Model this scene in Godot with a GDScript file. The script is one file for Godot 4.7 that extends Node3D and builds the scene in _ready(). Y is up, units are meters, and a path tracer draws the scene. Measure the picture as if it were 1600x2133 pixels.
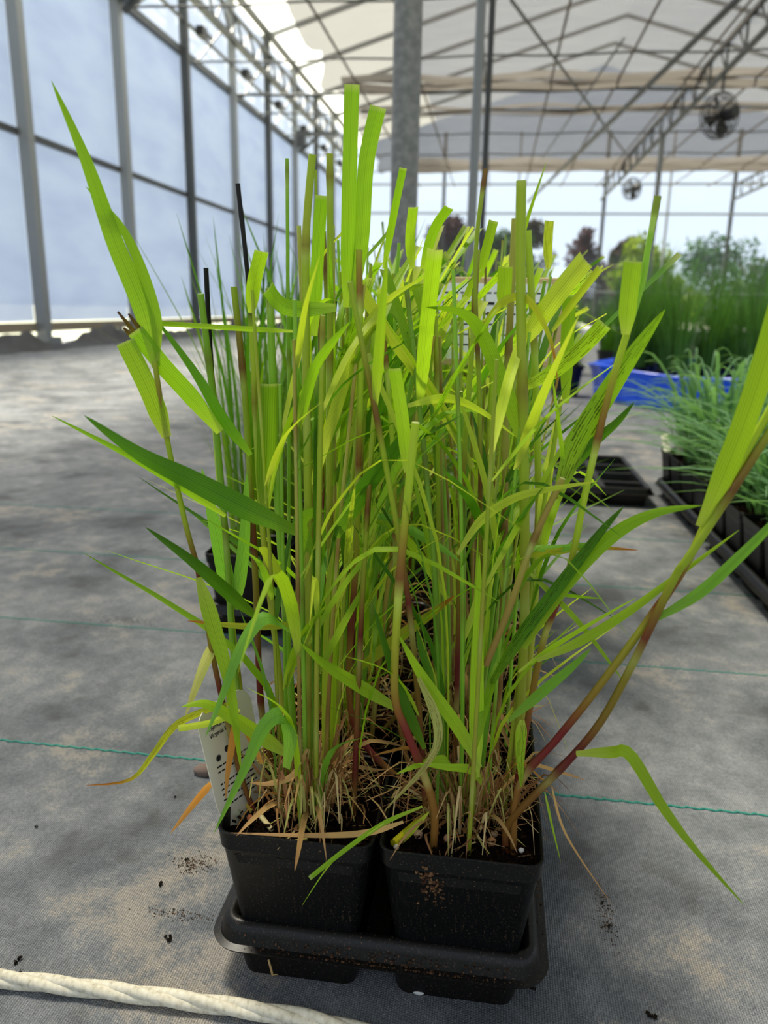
extends Node3D
# A tray of potted wildrye on the woven floor cloth of a shade-covered greenhouse.

const F := 1600.0                       # focal length in pixels of the 1600 x 2133 frame
const EYE := Vector3(0, 0.476, 0)       # the world's -z runs along the greenhouse, y = 0 is the floor
var R: Basis                            # camera axes in the world
var rng := RandomNumberGenerator.new()
var M := {}
var taken := {}


# ---------------------------------------------------------------- mesh builder
class MB:
	var v := PackedVector3Array()
	var n := PackedVector3Array()
	var c := PackedColorArray()
	var u := PackedVector2Array()
	var ix := PackedInt32Array()

	func vert(p: Vector3, nn: Vector3, col := Color.WHITE, uv := Vector2.ZERO) -> int:
		v.append(p); n.append(nn); c.append(col); u.append(uv)
		return v.size() - 1

	func tri(a: int, b: int, d: int) -> void:
		# front faces run clockwise: turn the triangle to agree with its normals
		var g := (v[d] - v[a]).cross(v[b] - v[a])
		if g.dot(n[a] + n[b] + n[d]) >= 0.0:
			ix.append(a); ix.append(b); ix.append(d)
		else:
			ix.append(a); ix.append(d); ix.append(b)

	func quad(a: int, b: int, d: int, e: int) -> void:
		tri(a, b, d); tri(a, d, e)

	func face(a: Vector3, b: Vector3, d: Vector3, e: Vector3, nn: Vector3, col := Color.WHITE) -> void:
		quad(vert(a, nn, col, Vector2(0, 0)), vert(b, nn, col, Vector2(1, 0)), vert(d, nn, col, Vector2(1, 1)), vert(e, nn, col, Vector2(0, 1)))

	func box(at: Vector3, size: Vector3, B := Basis.IDENTITY, col := Color.WHITE) -> void:
		var h := size * 0.5
		for k in 3:
			for s in [-1.0, 1.0]:
				var a := Vector3.ZERO; var b := Vector3.ZERO; var nn := Vector3.ZERO
				nn[k] = s; a[(k + 1) % 3] = 1.0; b[(k + 2) % 3] = 1.0
				var o: Vector3 = nn * h; a *= h; b *= h
				face(at + B * (o - a - b), at + B * (o + a - b), at + B * (o + a + b), at + B * (o - a + b), B * nn, col)

	func bar(a: Vector3, b: Vector3, w: float, h: float, col := Color.WHITE) -> void:
		var t := (b - a).normalized()
		var s := t.cross(Vector3.UP)
		s = Vector3.RIGHT if s.length() < 0.01 else s.normalized()
		box((a + b) * 0.5, Vector3(w, h, a.distance_to(b)), Basis(s, t.cross(s) * -1.0, -t) if false else Basis(s, s.cross(t).normalized() , -t), col)

	func tube(p: PackedVector3Array, r: PackedFloat32Array, sides: int, cols: PackedColorArray, cap := true, capcol := Color.TRANSPARENT) -> void:
		var m := p.size()
		var t0 := (p[1] - p[0]).normalized()
		var s := t0.cross(Vector3(0.3, 0.1, 1.0)).normalized()
		if s.length() < 0.1:
			s = t0.cross(Vector3.RIGHT).normalized()
		var first := v.size()
		var run := 0.0
		for i in m:
			var t := (p[mini(i + 1, m - 1)] - p[maxi(i - 1, 0)]).normalized()
			s = (s - t * s.dot(t)).normalized()
			var b := t.cross(s)
			if i > 0:
				run += p[i].distance_to(p[i - 1])
			for k in sides + 1:
				var a := TAU * k / sides
				var d := s * cos(a) + b * sin(a)
				vert(p[i] + d * r[i], d, cols[mini(i, cols.size() - 1)], Vector2(float(k) / sides, run * 20.0))
		for i in m - 1:
			for k in sides:
				var a := first + i * (sides + 1) + k
				quad(a, a + 1, a + sides + 2, a + sides + 1)
		if cap:
			for e in [0, m - 1]:
				var nn := (p[0] - p[1]).normalized() if e == 0 else (p[m - 1] - p[m - 2]).normalized()
				var col: Color = cols[mini(e, cols.size() - 1)] if capcol.a == 0.0 else capcol
				var mid := vert(p[e], nn, col)
				var st := v.size()
				for k in sides + 1:
					vert(v[first + e * (sides + 1) + k], nn, col)
				for k in sides:
					tri(mid, st + k, st + k + 1)

	func ribbon(p: PackedVector3Array, w: PackedFloat32Array, side: PackedVector3Array, cols: PackedColorArray, fold: float, half: int) -> void:
		var m := p.size()
		var first := v.size()
		var run := 0.0
		var cols_across := 2 * half + 1
		for i in m:
			var t := (p[mini(i + 1, m - 1)] - p[maxi(i - 1, 0)]).normalized()
			var s := side[i]
			s = (s - t * s.dot(t)).normalized()
			var nn := s.cross(t)
			if i > 0:
				run += p[i].distance_to(p[i - 1])
			for k in range(-half, half + 1):
				var q := float(k) / half
				var lift := fold * absf(q) * w[i]
				vert(p[i] + s * (q * w[i]) + nn * lift, (nn - s * signf(q) * fold * 0.8).normalized(), cols[i], Vector2(q * 0.5 + 0.5, run * 12.0))
		for i in m - 1:
			for k in cols_across - 1:
				var a := first + i * cols_across + k
				quad(a, a + 1, a + cols_across + 1, a + cols_across)

	# rings: [half x, half z, corner radius, y]; rounded rectangles joined from first to last, corners of the profile kept crisp past 50 degrees
	func loft(rings: Array, at := Vector3.ZERO, col := Color.WHITE, seg := 5, bottom := false, top := false) -> void:
		var loops := []
		var dirs := PackedVector3Array()
		for r in rings:
			var loop := PackedVector3Array()
			for q in 4:
				var sx: float = [1, -1, -1, 1][q]
				var sz: float = [1, 1, -1, -1][q]
				for k in seg + 1:
					var a := PI / 2 * (q + float(k) / seg)
					var d := Vector3(cos(a), 0, sin(a))
					loop.append(at + Vector3(sx * (r[0] - r[2]), r[3], sz * (r[1] - r[2])) + d * r[2])
					if loops.is_empty():
						dirs.append(d)
			loops.append(loop)
		var cnt := dirs.size()
		var slope := []
		for i in rings.size() - 1:
			var dy: float = rings[i + 1][3] - rings[i][3]
			var de: float = rings[i + 1][0] - rings[i][0]
			slope.append(Vector2(dy, -de).normalized())
		for i in rings.size() - 1:
			var na: Vector2 = slope[i]
			var nb: Vector2 = slope[i]
			if i > 0 and slope[i - 1].dot(slope[i]) > 0.64:
				na = (slope[i - 1] + slope[i]).normalized()
			if i < slope.size() - 1 and slope[i + 1].dot(slope[i]) > 0.64:
				nb = (slope[i + 1] + slope[i]).normalized()
			var first := v.size()
			for k in cnt:
				vert(loops[i][k], (dirs[k] * na.x + Vector3.UP * na.y).normalized(), col, Vector2(float(k) / cnt, 0))
				vert(loops[i + 1][k], (dirs[k] * nb.x + Vector3.UP * nb.y).normalized(), col, Vector2(float(k) / cnt, 1))
			for k in cnt:
				var a := first + 2 * k
				var b := first + 2 * ((k + 1) % cnt)
				quad(a, b, b + 1, a + 1)
		for e in [[bottom, 0, Vector3.DOWN], [top, rings.size() - 1, Vector3.UP]]:
			if e[0]:
				var mid := vert(at + Vector3(0, rings[e[1]][3], 0), e[2], col)
				var st := v.size()
				for k in cnt:
					vert(loops[e[1]][k], e[2], col)
				for k in cnt:
					tri(mid, st + k, st + (k + 1) % cnt)

	# profile: [radius, y] turned round the y axis
	func lathe(profile: Array, at: Vector3, B: Basis, sides: int, col := Color.WHITE) -> void:
		for i in profile.size() - 1:
			var a: Array = profile[i]
			var b: Array = profile[i + 1]
			var s := Vector2(b[1] - a[1], a[0] - b[0]).normalized()
			var first := v.size()
			for k in sides + 1:
				var d := Vector3(cos(TAU * k / sides), 0, sin(TAU * k / sides))
				var nn := B * (d * s.x + Vector3.UP * s.y)
				vert(at + B * (d * a[0] + Vector3.UP * a[1]), nn, col)
				vert(at + B * (d * b[0] + Vector3.UP * b[1]), nn, col)
			for k in sides:
				var q := first + 2 * k
				quad(q, q + 2, q + 3, q + 1)

	func done() -> ArrayMesh:
		var a := []
		a.resize(Mesh.ARRAY_MAX)
		a[Mesh.ARRAY_VERTEX] = v; a[Mesh.ARRAY_NORMAL] = n; a[Mesh.ARRAY_COLOR] = c; a[Mesh.ARRAY_TEX_UV] = u; a[Mesh.ARRAY_INDEX] = ix
		var m := ArrayMesh.new()
		m.add_surface_from_arrays(Mesh.PRIMITIVE_TRIANGLES, a)
		return m


# ---------------------------------------------------------------- nodes
func free_name(called: String) -> String:
	taken[called] = taken.get(called, -1) + 1
	return called if taken[called] == 0 else "%s_%03d" % [called, taken[called]]

func thing(called: String, label: String, category: String, at := Vector3.ZERO, turn := 0.0, group := "") -> Node3D:
	var o := Node3D.new()
	o.name = free_name(called)
	add_child(o)
	o.position = at
	o.rotation.y = turn
	o.set_meta("label", label)
	o.set_meta("category", category)
	if group:
		o.set_meta("group", group)
	return o

func part(parent: Node, called: String, mesh: Mesh, mat: Material, at := Vector3.ZERO) -> MeshInstance3D:
	var o := MeshInstance3D.new()
	o.name = called if parent != self else free_name(called)
	o.mesh = mesh
	o.material_override = mat
	parent.add_child(o, true)
	o.position = at
	return o

func struct(called: String, label: String) -> Node3D:
	var o := Node3D.new()
	o.name = free_name(called)
	add_child(o)
	o.set_meta("kind", "structure")
	o.set_meta("label", label)
	return o

func copy(src: Node3D, at: Vector3, turn: float, label := "", group := "") -> Node3D:
	var o: Node3D = src.duplicate()
	o.name = free_name(str(src.name).trim_suffix("_" + str(src.name).get_slice("_", str(src.name).get_slice_count("_") - 1)) if str(src.name).right(3).is_valid_int() else str(src.name))
	add_child(o)
	o.position = at
	o.rotation.y = turn
	if label:
		o.set_meta("label", label)
	if group:
		o.set_meta("group", group)
	return o


# ---------------------------------------------------------------- photo pixels to places
func ray(px: float, py: float) -> Vector3:
	return R * Vector3((px - 800.0) / F, (1066.5 - py) / F, -1.0)

func P(px: float, py: float, z: float) -> Vector3:      # where the line of sight meets the upright plane at z
	var d := ray(px, py)
	return EYE + d * (z / d.z)

func G(px: float, py: float, h := 0.0) -> Vector3:      # where it meets the level at height h
	var d := ray(px, py)
	return EYE + d * ((h - EYE.y) / d.y)


# ---------------------------------------------------------------- materials
func lin(r: float, g: float, b: float) -> Color:
	return Color(r, g, b).srgb_to_linear()

func mat(called: String, col: Color, rough := 0.7, spec := 0.5) -> StandardMaterial3D:
	var m := StandardMaterial3D.new()
	m.resource_name = called
	m.albedo_color = col
	m.roughness = rough
	m.metallic_specular = spec
	M[called] = m
	return m

func noise_tex(size: int, freq: float, ramp: Gradient, sd: int, oct := 4) -> NoiseTexture2D:
	var f := FastNoiseLite.new()
	f.seed = sd
	f.frequency = freq
	f.fractal_octaves = oct
	var t := NoiseTexture2D.new()
	t.width = size; t.height = size
	t.seamless = true
	t.noise = f
	t.color_ramp = ramp
	return t

func ramp(list: Array) -> Gradient:
	var g := Gradient.new()
	g.offsets = PackedFloat32Array(list.map(func(a): return a[0]))
	g.colors = PackedColorArray(list.map(func(a): return a[1]))
	return g

func leaf_texture(streaks: int, sd: int) -> ImageTexture:
	# parallel veins across the blade; streaks: dark dashes of damaged tissue along the veins
	var w := 64
	var h := 256
	var im := Image.create(w, h, false, Image.FORMAT_RGB8)
	var r := RandomNumberGenerator.new()
	r.seed = sd
	for x in w:
		var q := float(x) / w
		var vein := 0.94 + 0.05 * cos(q * TAU * 9.0) + r.randf_range(-0.02, 0.02)
		if absf(q - 0.5) < 0.025:
			vein = 0.84
		for y in h:
			var k := vein + r.randf_range(-0.015, 0.015)
			im.set_pixel(x, y, Color(k, k, k * 0.97))
	for s in streaks:
		var x := (r.randi_range(1, 7) * 8 + r.randi_range(-1, 1)) % w
		var y := r.randi_range(0, h - 1)
		for k in r.randi_range(6, 34):
			im.set_pixel(x, (y + k) % h, Color(0.30, 0.27, 0.16))
			if r.randf() < 0.5:
				im.set_pixel((x + 1) % w, (y + k) % h, Color(0.45, 0.42, 0.25))
	return ImageTexture.create_from_image(im)

func cloth_floor_textures() -> Array:
	# fine: the weave of the tape yarn; coarse: dust, sand and damp blotches lying on it
	var s := 384
	var weave := Image.create(s, s, false, Image.FORMAT_RGB8)
	var high := Image.create(s, s, false, Image.FORMAT_RGB8)
	var r := RandomNumberGenerator.new()
	r.seed = 5
	for y in s:
		for x in s:
			var cx := x % 8
			var row := (y / 4) % 2
			var over := ((x / 8 + y / 4) % 2) == 0
			var e := sin(PI * (cx + 0.5) / 8.0) * sin(PI * ((y % 4) + 0.5) / 4.0)
			var g := r.randf()
			var k := 0.52 + (0.10 if over else 0.0) + 0.34 * e + 0.24 * (g - 0.5)
			if g > 0.90:
				k += 0.16
			elif g < 0.06:
				k -= 0.22
			k = clampf(k, 0.2, 1.0)
			weave.set_pixel(x, y, Color(k, k, k))
			var hh := clampf((0.75 if over else 0.35) * e + 0.15 * g + 0.05 * row, 0, 1)
			high.set_pixel(x, y, Color(hh, hh, hh))
	var n := 1024
	var nz := []
	for a in [[0.006, 11], [0.014, 12], [0.05, 13], [0.004, 14]]:
		var f := FastNoiseLite.new()
		f.frequency = a[0]
		f.seed = a[1]
		f.fractal_octaves = 4
		nz.append(f.get_seamless_image(n, n))
	var coarse := Image.create(n, n, false, Image.FORMAT_RGB8)
	var slate := Color(0.51, 0.53, 0.55)
	var pale := Color(0.79, 0.80, 0.81)
	var sand := Color(0.87, 0.81, 0.725)
	var damp := Color(0.41, 0.415, 0.42)
	for y in n:
		for x in n:
			var a: float = nz[0].get_pixel(x, y).r
			var b: float = nz[1].get_pixel(x, y).r
			var d: float = nz[2].get_pixel(x, y).r
			var e: float = nz[3].get_pixel(x, y).r
			var g := r.randf()
			var col := slate.lerp(pale, clampf((a * 0.45 + b * 0.35 + d * 0.45 - 0.30) * 1.5 + (g - 0.5) * 0.35, 0, 1))
			var sn := clampf((b * 0.7 + e * 0.6 + (d - 0.5) * 0.5 + (g - 0.5) * 0.25 - 0.80) * 4.0, 0, 1)
			col = col.lerp(sand, sn * 0.6)
			var dm := clampf((0.36 - b * 0.6 - a * 0.35 + (d - 0.5) * 0.4) * 5.0, 0, 1)
			col = col.lerp(damp, dm * 0.7)
			coarse.set_pixel(x, y, col)
	return [ImageTexture.create_from_image(weave), ImageTexture.create_from_image(high), ImageTexture.create_from_image(coarse)]

func make_materials() -> void:
	var leafy := [["leaf", 0, 1], ["leaf_streaked", 46, 2]]
	for a in leafy:
		var m := mat(a[0], Color.WHITE, 0.48, 0.35)
		m.vertex_color_use_as_albedo = true
		m.albedo_texture = leaf_texture(a[1], a[2])
		m.backlight_enabled = true
		m.backlight = Color(0.97, 1.0, 0.70)
	var cm := mat("culm", Color.WHITE, 0.42, 0.4)
	cm.vertex_color_use_as_albedo = true
	cm.backlight_enabled = true
	cm.backlight = Color(0.75, 0.8, 0.4)
	var dr := mat("dry", Color.WHITE, 0.8, 0.2)
	dr.vertex_color_use_as_albedo = true
	dr.albedo_texture = M.leaf.albedo_texture
	dr.backlight_enabled = true
	dr.backlight = Color(0.62, 0.58, 0.45)
	var far := mat("foliage", Color.WHITE, 0.7, 0.2)
	far.vertex_color_use_as_albedo = true
	far.backlight_enabled = true
	far.backlight = Color(0.8, 0.85, 0.5)
	var vc := mat("tinted", Color.WHITE, 0.85, 0.25)
	vc.vertex_color_use_as_albedo = true
	var so := mat("soil", Color.WHITE, 0.95, 0.2)
	so.vertex_color_use_as_albedo = true
	so.albedo_texture = noise_tex(256, 0.06, ramp([[0.0, Color(0.35, 0.33, 0.32)], [0.5, Color(0.75, 0.72, 0.7)], [1.0, Color(1, 1, 1)]]), 21)
	so.uv1_triplanar = true
	so.uv1_scale = Vector3.ONE * 22.0
	so.heightmap_enabled = true
	so.heightmap_texture = noise_tex(256, 0.09, null, 22)
	so.heightmap_scale = 0.35
	# black moulded plastic, with soil dust in specks
	for a in [["pot_plastic", Color(0.030, 0.040, 0.047), 0.38], ["tray_plastic", Color(0.062, 0.055, 0.050), 0.36]]:
		var p := mat(a[0], Color.WHITE, a[2], 0.36)
		var c: Color = a[1]
		p.albedo_texture = noise_tex(512, 0.11, ramp([[0.0, c], [0.72, c], [0.77, c.lerp(Color(0.36, 0.28, 0.21), 0.4)], [0.83, Color(0.40, 0.32, 0.25)], [1.0, Color(0.5, 0.42, 0.33)]]), 31, 3)
		p.uv1_triplanar = true
		p.uv1_scale = Vector3.ONE * 9.0
	mat("far_plastic", Color(0.07, 0.07, 0.07), 0.45)
	mat("blue_plastic", Color(0.07, 0.36, 0.95), 0.35)
	mat("galvanised", Color(0.52, 0.53, 0.53), 0.5).metallic = 0.35
	var col := mat("column_steel", Color.WHITE, 0.6)
	col.metallic = 0.25
	col.albedo_texture = noise_tex(256, 0.03, ramp([[0.0, Color(0.40, 0.41, 0.40)], [0.5, Color(0.50, 0.50, 0.49)], [1.0, Color(0.60, 0.60, 0.58)]]), 41)
	col.uv1_triplanar = true
	col.uv1_scale = Vector3.ONE * 3.0
	mat("dark_steel", Color(0.25, 0.26, 0.26), 0.55).metallic = 0.2
	mat("fan_black", Color(0.09, 0.09, 0.09), 0.5)
	mat("timber", Color(0.58, 0.53, 0.45), 0.8)
	mat("cable", Color(0.34, 0.30, 0.25), 0.8)
	mat("white_card", Color(0.84, 0.81, 0.73), 0.55)
	mat("white_paper", Color(0.95, 0.95, 0.93), 0.6)
	mat("ink", Color(0.08, 0.08, 0.08), 0.7)
	mat("tan_board", Color(0.80, 0.69, 0.50), 0.8)
	mat("teal_yarn", Color(0.13, 0.50, 0.43), 0.6)
	mat("rope", Color.WHITE, 0.75).albedo_texture = noise_tex(256, 0.05, ramp([[0.0, Color(0.62, 0.59, 0.50)], [0.35, Color(0.80, 0.77, 0.68)], [1.0, Color(0.90, 0.88, 0.81)]]), 51)
	M.rope.uv1_triplanar = true
	M.rope.uv1_scale = Vector3.ONE * 14.0
	mat("fold_cloth", Color(0.13, 0.135, 0.14), 0.75)
	mat("outside_ground", Color(0.58, 0.59, 0.52), 0.95)
	# knitted shade cloth: an open knit that lets part of the light straight through
	var sh := mat("shade_cloth", Color(1, 1, 1, 0.77), 0.9, 0.1)
	sh.albedo_texture = noise_tex(512, 0.02, ramp([[0.0, Color(0.19, 0.185, 0.183)], [0.5, Color(0.26, 0.254, 0.252)], [1.0, Color(0.34, 0.333, 0.33)]]), 61)
	sh.uv1_triplanar = true
	sh.uv1_world_triplanar = true
	sh.uv1_scale = Vector3(0.07, 0.3, 0.9)
	sh.transparency = BaseMaterial3D.TRANSPARENCY_ALPHA
	sh.backlight_enabled = true
	sh.backlight = Color(0.8, 0.79, 0.78)
	mat("gathered_cloth", Color(0.33, 0.30, 0.275), 0.9, 0.1).backlight_enabled = true
	M.gathered_cloth.backlight = Color(0.6, 0.58, 0.55)
	# milky polythene wall sheets, and clearer glazing above them
	var pl := mat("wall_sheet", Color(1, 1, 1, 0.80), 0.5, 0.3)
	pl.albedo_texture = noise_tex(512, 0.008, ramp([[0.0, Color(0.60, 0.65, 0.755)], [0.5, Color(0.63, 0.68, 0.775)], [1.0, Color(0.655, 0.70, 0.785)]]), 71)
	pl.uv1_triplanar = true
	pl.uv1_world_triplanar = true
	pl.uv1_scale = Vector3(0.3, 0.5, 0.16)
	pl.transparency = BaseMaterial3D.TRANSPARENCY_ALPHA
	pl.backlight_enabled = true
	pl.backlight = Color(1, 1, 1)
	var gl := mat("glazing", Color(0.92, 0.96, 1.0, 0.008), 0.05, 0.3)
	gl.transparency = BaseMaterial3D.TRANSPARENCY_ALPHA
	# whitewashed roof glass
	var rg := mat("roof_glass", Color(0.84, 0.85, 0.84, 0.10), 0.6, 0.2)
	rg.transparency = BaseMaterial3D.TRANSPARENCY_ALPHA
	rg.backlight_enabled = true
	rg.backlight = Color(1, 1, 0.97)
	var eg := rg.duplicate()                # thicker whitewash on the panes by the eaves
	eg.albedo_color = Color(0.80, 0.79, 0.73, 0.38)
	M["eave_glass"] = eg
	var t := cloth_floor_textures()
	var fl := mat("floor_cloth", Color.WHITE, 0.72, 0.3)
	fl.albedo_texture = t[0]
	fl.uv1_triplanar = true
	fl.uv1_world_triplanar = true
	fl.uv1_scale = Vector3.ONE * 11.0
	fl.heightmap_enabled = true
	fl.heightmap_texture = t[1]
	fl.heightmap_scale = 0.12
	fl.detail_enabled = true
	fl.detail_albedo = t[2]
	fl.detail_blend_mode = BaseMaterial3D.BLEND_MODE_MUL
	fl.detail_uv_layer = BaseMaterial3D.DETAIL_UV_2
	fl.uv2_triplanar = true
	fl.uv2_world_triplanar = true
	fl.uv2_scale = Vector3.ONE * 0.42


# ---------------------------------------------------------------- curves and blades
func spline(c: Array, m: int) -> PackedVector3Array:
	var out := PackedVector3Array()
	if c.size() == 2:
		for i in m:
			out.append(c[0].lerp(c[1], float(i) / (m - 1)))
		return out
	for i in m:
		var s := float(i) / (m - 1) * (c.size() - 1)
		var k := mini(int(s), c.size() - 2)
		var a: Vector3 = c[maxi(k - 1, 0)]
		var b: Vector3 = c[k]
		var d: Vector3 = c[k + 1]
		var e: Vector3 = c[mini(k + 2, c.size() - 1)]
		out.append(b.cubic_interpolate(d, a, e, s - k))
	return out

const LEAF := {
	"g": [Color(0.82, 0.885, 0.39), Color(0.71, 0.86, 0.20), Color(0.66, 0.82, 0.19)],
	"y": [Color(0.90, 0.93, 0.45), Color(0.845, 0.92, 0.28), Color(0.825, 0.89, 0.30)],
	"d": [Color(0.54, 0.69, 0.19), Color(0.36, 0.57, 0.12), Color(0.32, 0.51, 0.14)],
	"m": [Color(0.74, 0.84, 0.30), Color(0.61, 0.79, 0.17), Color(0.55, 0.73, 0.16)],
	"b": [Color(0.60, 0.76, 0.32), Color(0.51, 0.73, 0.26), Color(0.50, 0.70, 0.28)],
	"o": [Color(0.74, 0.81, 0.22), Color(0.80, 0.81, 0.22), Color(0.80, 0.50, 0.22)],
	"p": [Color(0.87, 0.86, 0.48), Color(0.90, 0.89, 0.52), Color(0.86, 0.80, 0.50)],
	"t": [Color(0.80, 0.66, 0.44), Color(0.81, 0.65, 0.42), Color(0.70, 0.54, 0.38)],
	"r": [Color(0.84, 0.62, 0.30), Color(0.83, 0.57, 0.25), Color(0.76, 0.56, 0.32)],
	"e": [Color(0.47, 0.64, 0.46), Color(0.48, 0.67, 0.48), Color(0.55, 0.71, 0.54)],
}

func shades(code: String, t: float, k: float) -> Color:
	var a: Array = LEAF[code]
	var c: Color = a[0].lerp(a[1], clampf(t / 0.3, 0, 1)) if t < 0.3 else a[1].lerp(a[2], clampf((t - 0.45) / 0.55, 0, 1) if code != "o" else smoothstep(0.72, 0.9, t))
	return Color(c.r * k, c.g * k, c.b * k).srgb_to_linear()

func blade(ctrl: Array, half_w: float, cut: bool, hint: Vector3, twist: float, code: String, fold := 0.3, m := 14, half := 2, ragged := false) -> ArrayMesh:
	var p := spline(ctrl, m)
	var w := PackedFloat32Array()
	var side := PackedVector3Array()
	var cols := PackedColorArray()
	var k := rng.randf_range(0.9, 1.08)
	for i in m:
		var t := float(i) / (m - 1)
		var ww := 0.0
		if cut:
			ww = lerpf(0.5, 1.0, smoothstep(0.0, 0.35, t))
		else:
			ww = lerpf(0.42, 1.0, smoothstep(0.0, 0.28, t)) * pow(maxf(0.0, 1.0 - pow(maxf(0.0, (t - 0.12) / 0.88), 2.1)), 0.9)
		w.append(maxf(half_w * ww, 0.00012))
		var tan := (p[mini(i + 1, m - 1)] - p[maxi(i - 1, 0)]).normalized()
		var s := (hint - tan * hint.dot(tan)).normalized()
		side.append(s.rotated(tan, twist * t))
		cols.append(shades(code, t, k))
	if cut:
		cols[m - 1] = cols[m - 1].lerp(lin(0.80, 0.82, 0.55), 0.6)
	var b := MB.new()
	b.ribbon(p, w, side, cols, fold, half)
	if ragged:
		# torn end: two strips of uneven length past the cut
		for q in [-0.6, 0.1, 0.65]:
			var e := p[m - 1]
			var d := (p[m - 1] - p[m - 3]).normalized()
			var l := rng.randf_range(0.004, 0.016)
			var s := side[m - 1]
			b.ribbon(PackedVector3Array([e + s * (q * half_w), e + s * (q * half_w * 1.2) + d * l]), PackedFloat32Array([half_w * 0.3, half_w * 0.12]), PackedVector3Array([s, s]), PackedColorArray([lin(0.42, 0.36, 0.14), lin(0.30, 0.20, 0.14)]), 0.2, 1)
	return b.done()

# codes: y yellow-green, g green, m maroon low down and above the joints, t tan, k blackened tip
func culm(ctrl: Array, r0: float, r1: float, code: String, m := 26, sides := 7) -> ArrayMesh:
	var p := spline(ctrl, m)
	var len := 0.0
	for i in m - 1:
		len += p[i].distance_to(p[i + 1])
	var gap := rng.randf_range(0.10, 0.14)
	var off := rng.randf_range(0.02, 0.09)
	var green := Color(0.70, 0.79, 0.20)
	if code == "g":
		green = Color(0.60, 0.78, 0.24)
	if code == "t":
		green = Color(0.78, 0.76, 0.34)
	var blush := Color(0.50, 0.19, 0.17) if code == "m" else Color(0.68, 0.52, 0.27) if code == "t" else Color(0.72, 0.72, 0.26)
	var rr := PackedFloat32Array()
	var cc := PackedColorArray()
	var run := 0.0
	var kk := rng.randf_range(0.9, 1.08)
	var pp := PackedVector3Array()
	for i in m:
		if i > 0:
			run += p[i].distance_to(p[i - 1])
		var ph := fposmod(run - off, gap) / gap
		var r := lerpf(r0, r1, float(i) / (m - 1))
		var low := 1.0 - smoothstep(0.2, 0.8, run / len)
		var c := blush.lerp(green, clampf(smoothstep(0.0, 0.55, ph) * 0.75 + 0.35 - low * 0.75, 0.0, 1.0)) if code != "g" else green
		if ph < 0.09:
			r *= 1.16
			c = c.lerp(Color(0.46, 0.34, 0.16), 0.35)
		elif ph > 0.93:
			c = c.lerp(Color(0.80, 0.84, 0.50), 0.5)
		if code == "k" and run / len > 0.80:
			c = Color(0.10, 0.10, 0.09)
			r *= 0.75
		pp.append(p[i]); rr.append(r)
		cc.append(Color(c.r * kk, c.g * kk, c.b * kk).srgb_to_linear())
	var b := MB.new()
	b.tube(pp, rr, sides, cc, true, lin(0.84, 0.85, 0.62) if code != "k" else lin(0.1, 0.1, 0.1))
	return b.done()


# ---------------------------------------------------------------- pots, soil, trays
const POT_TOP := 0.125
const SOIL := 0.113
var pot_mesh: ArrayMesh
var soil_meshes := []

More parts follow.
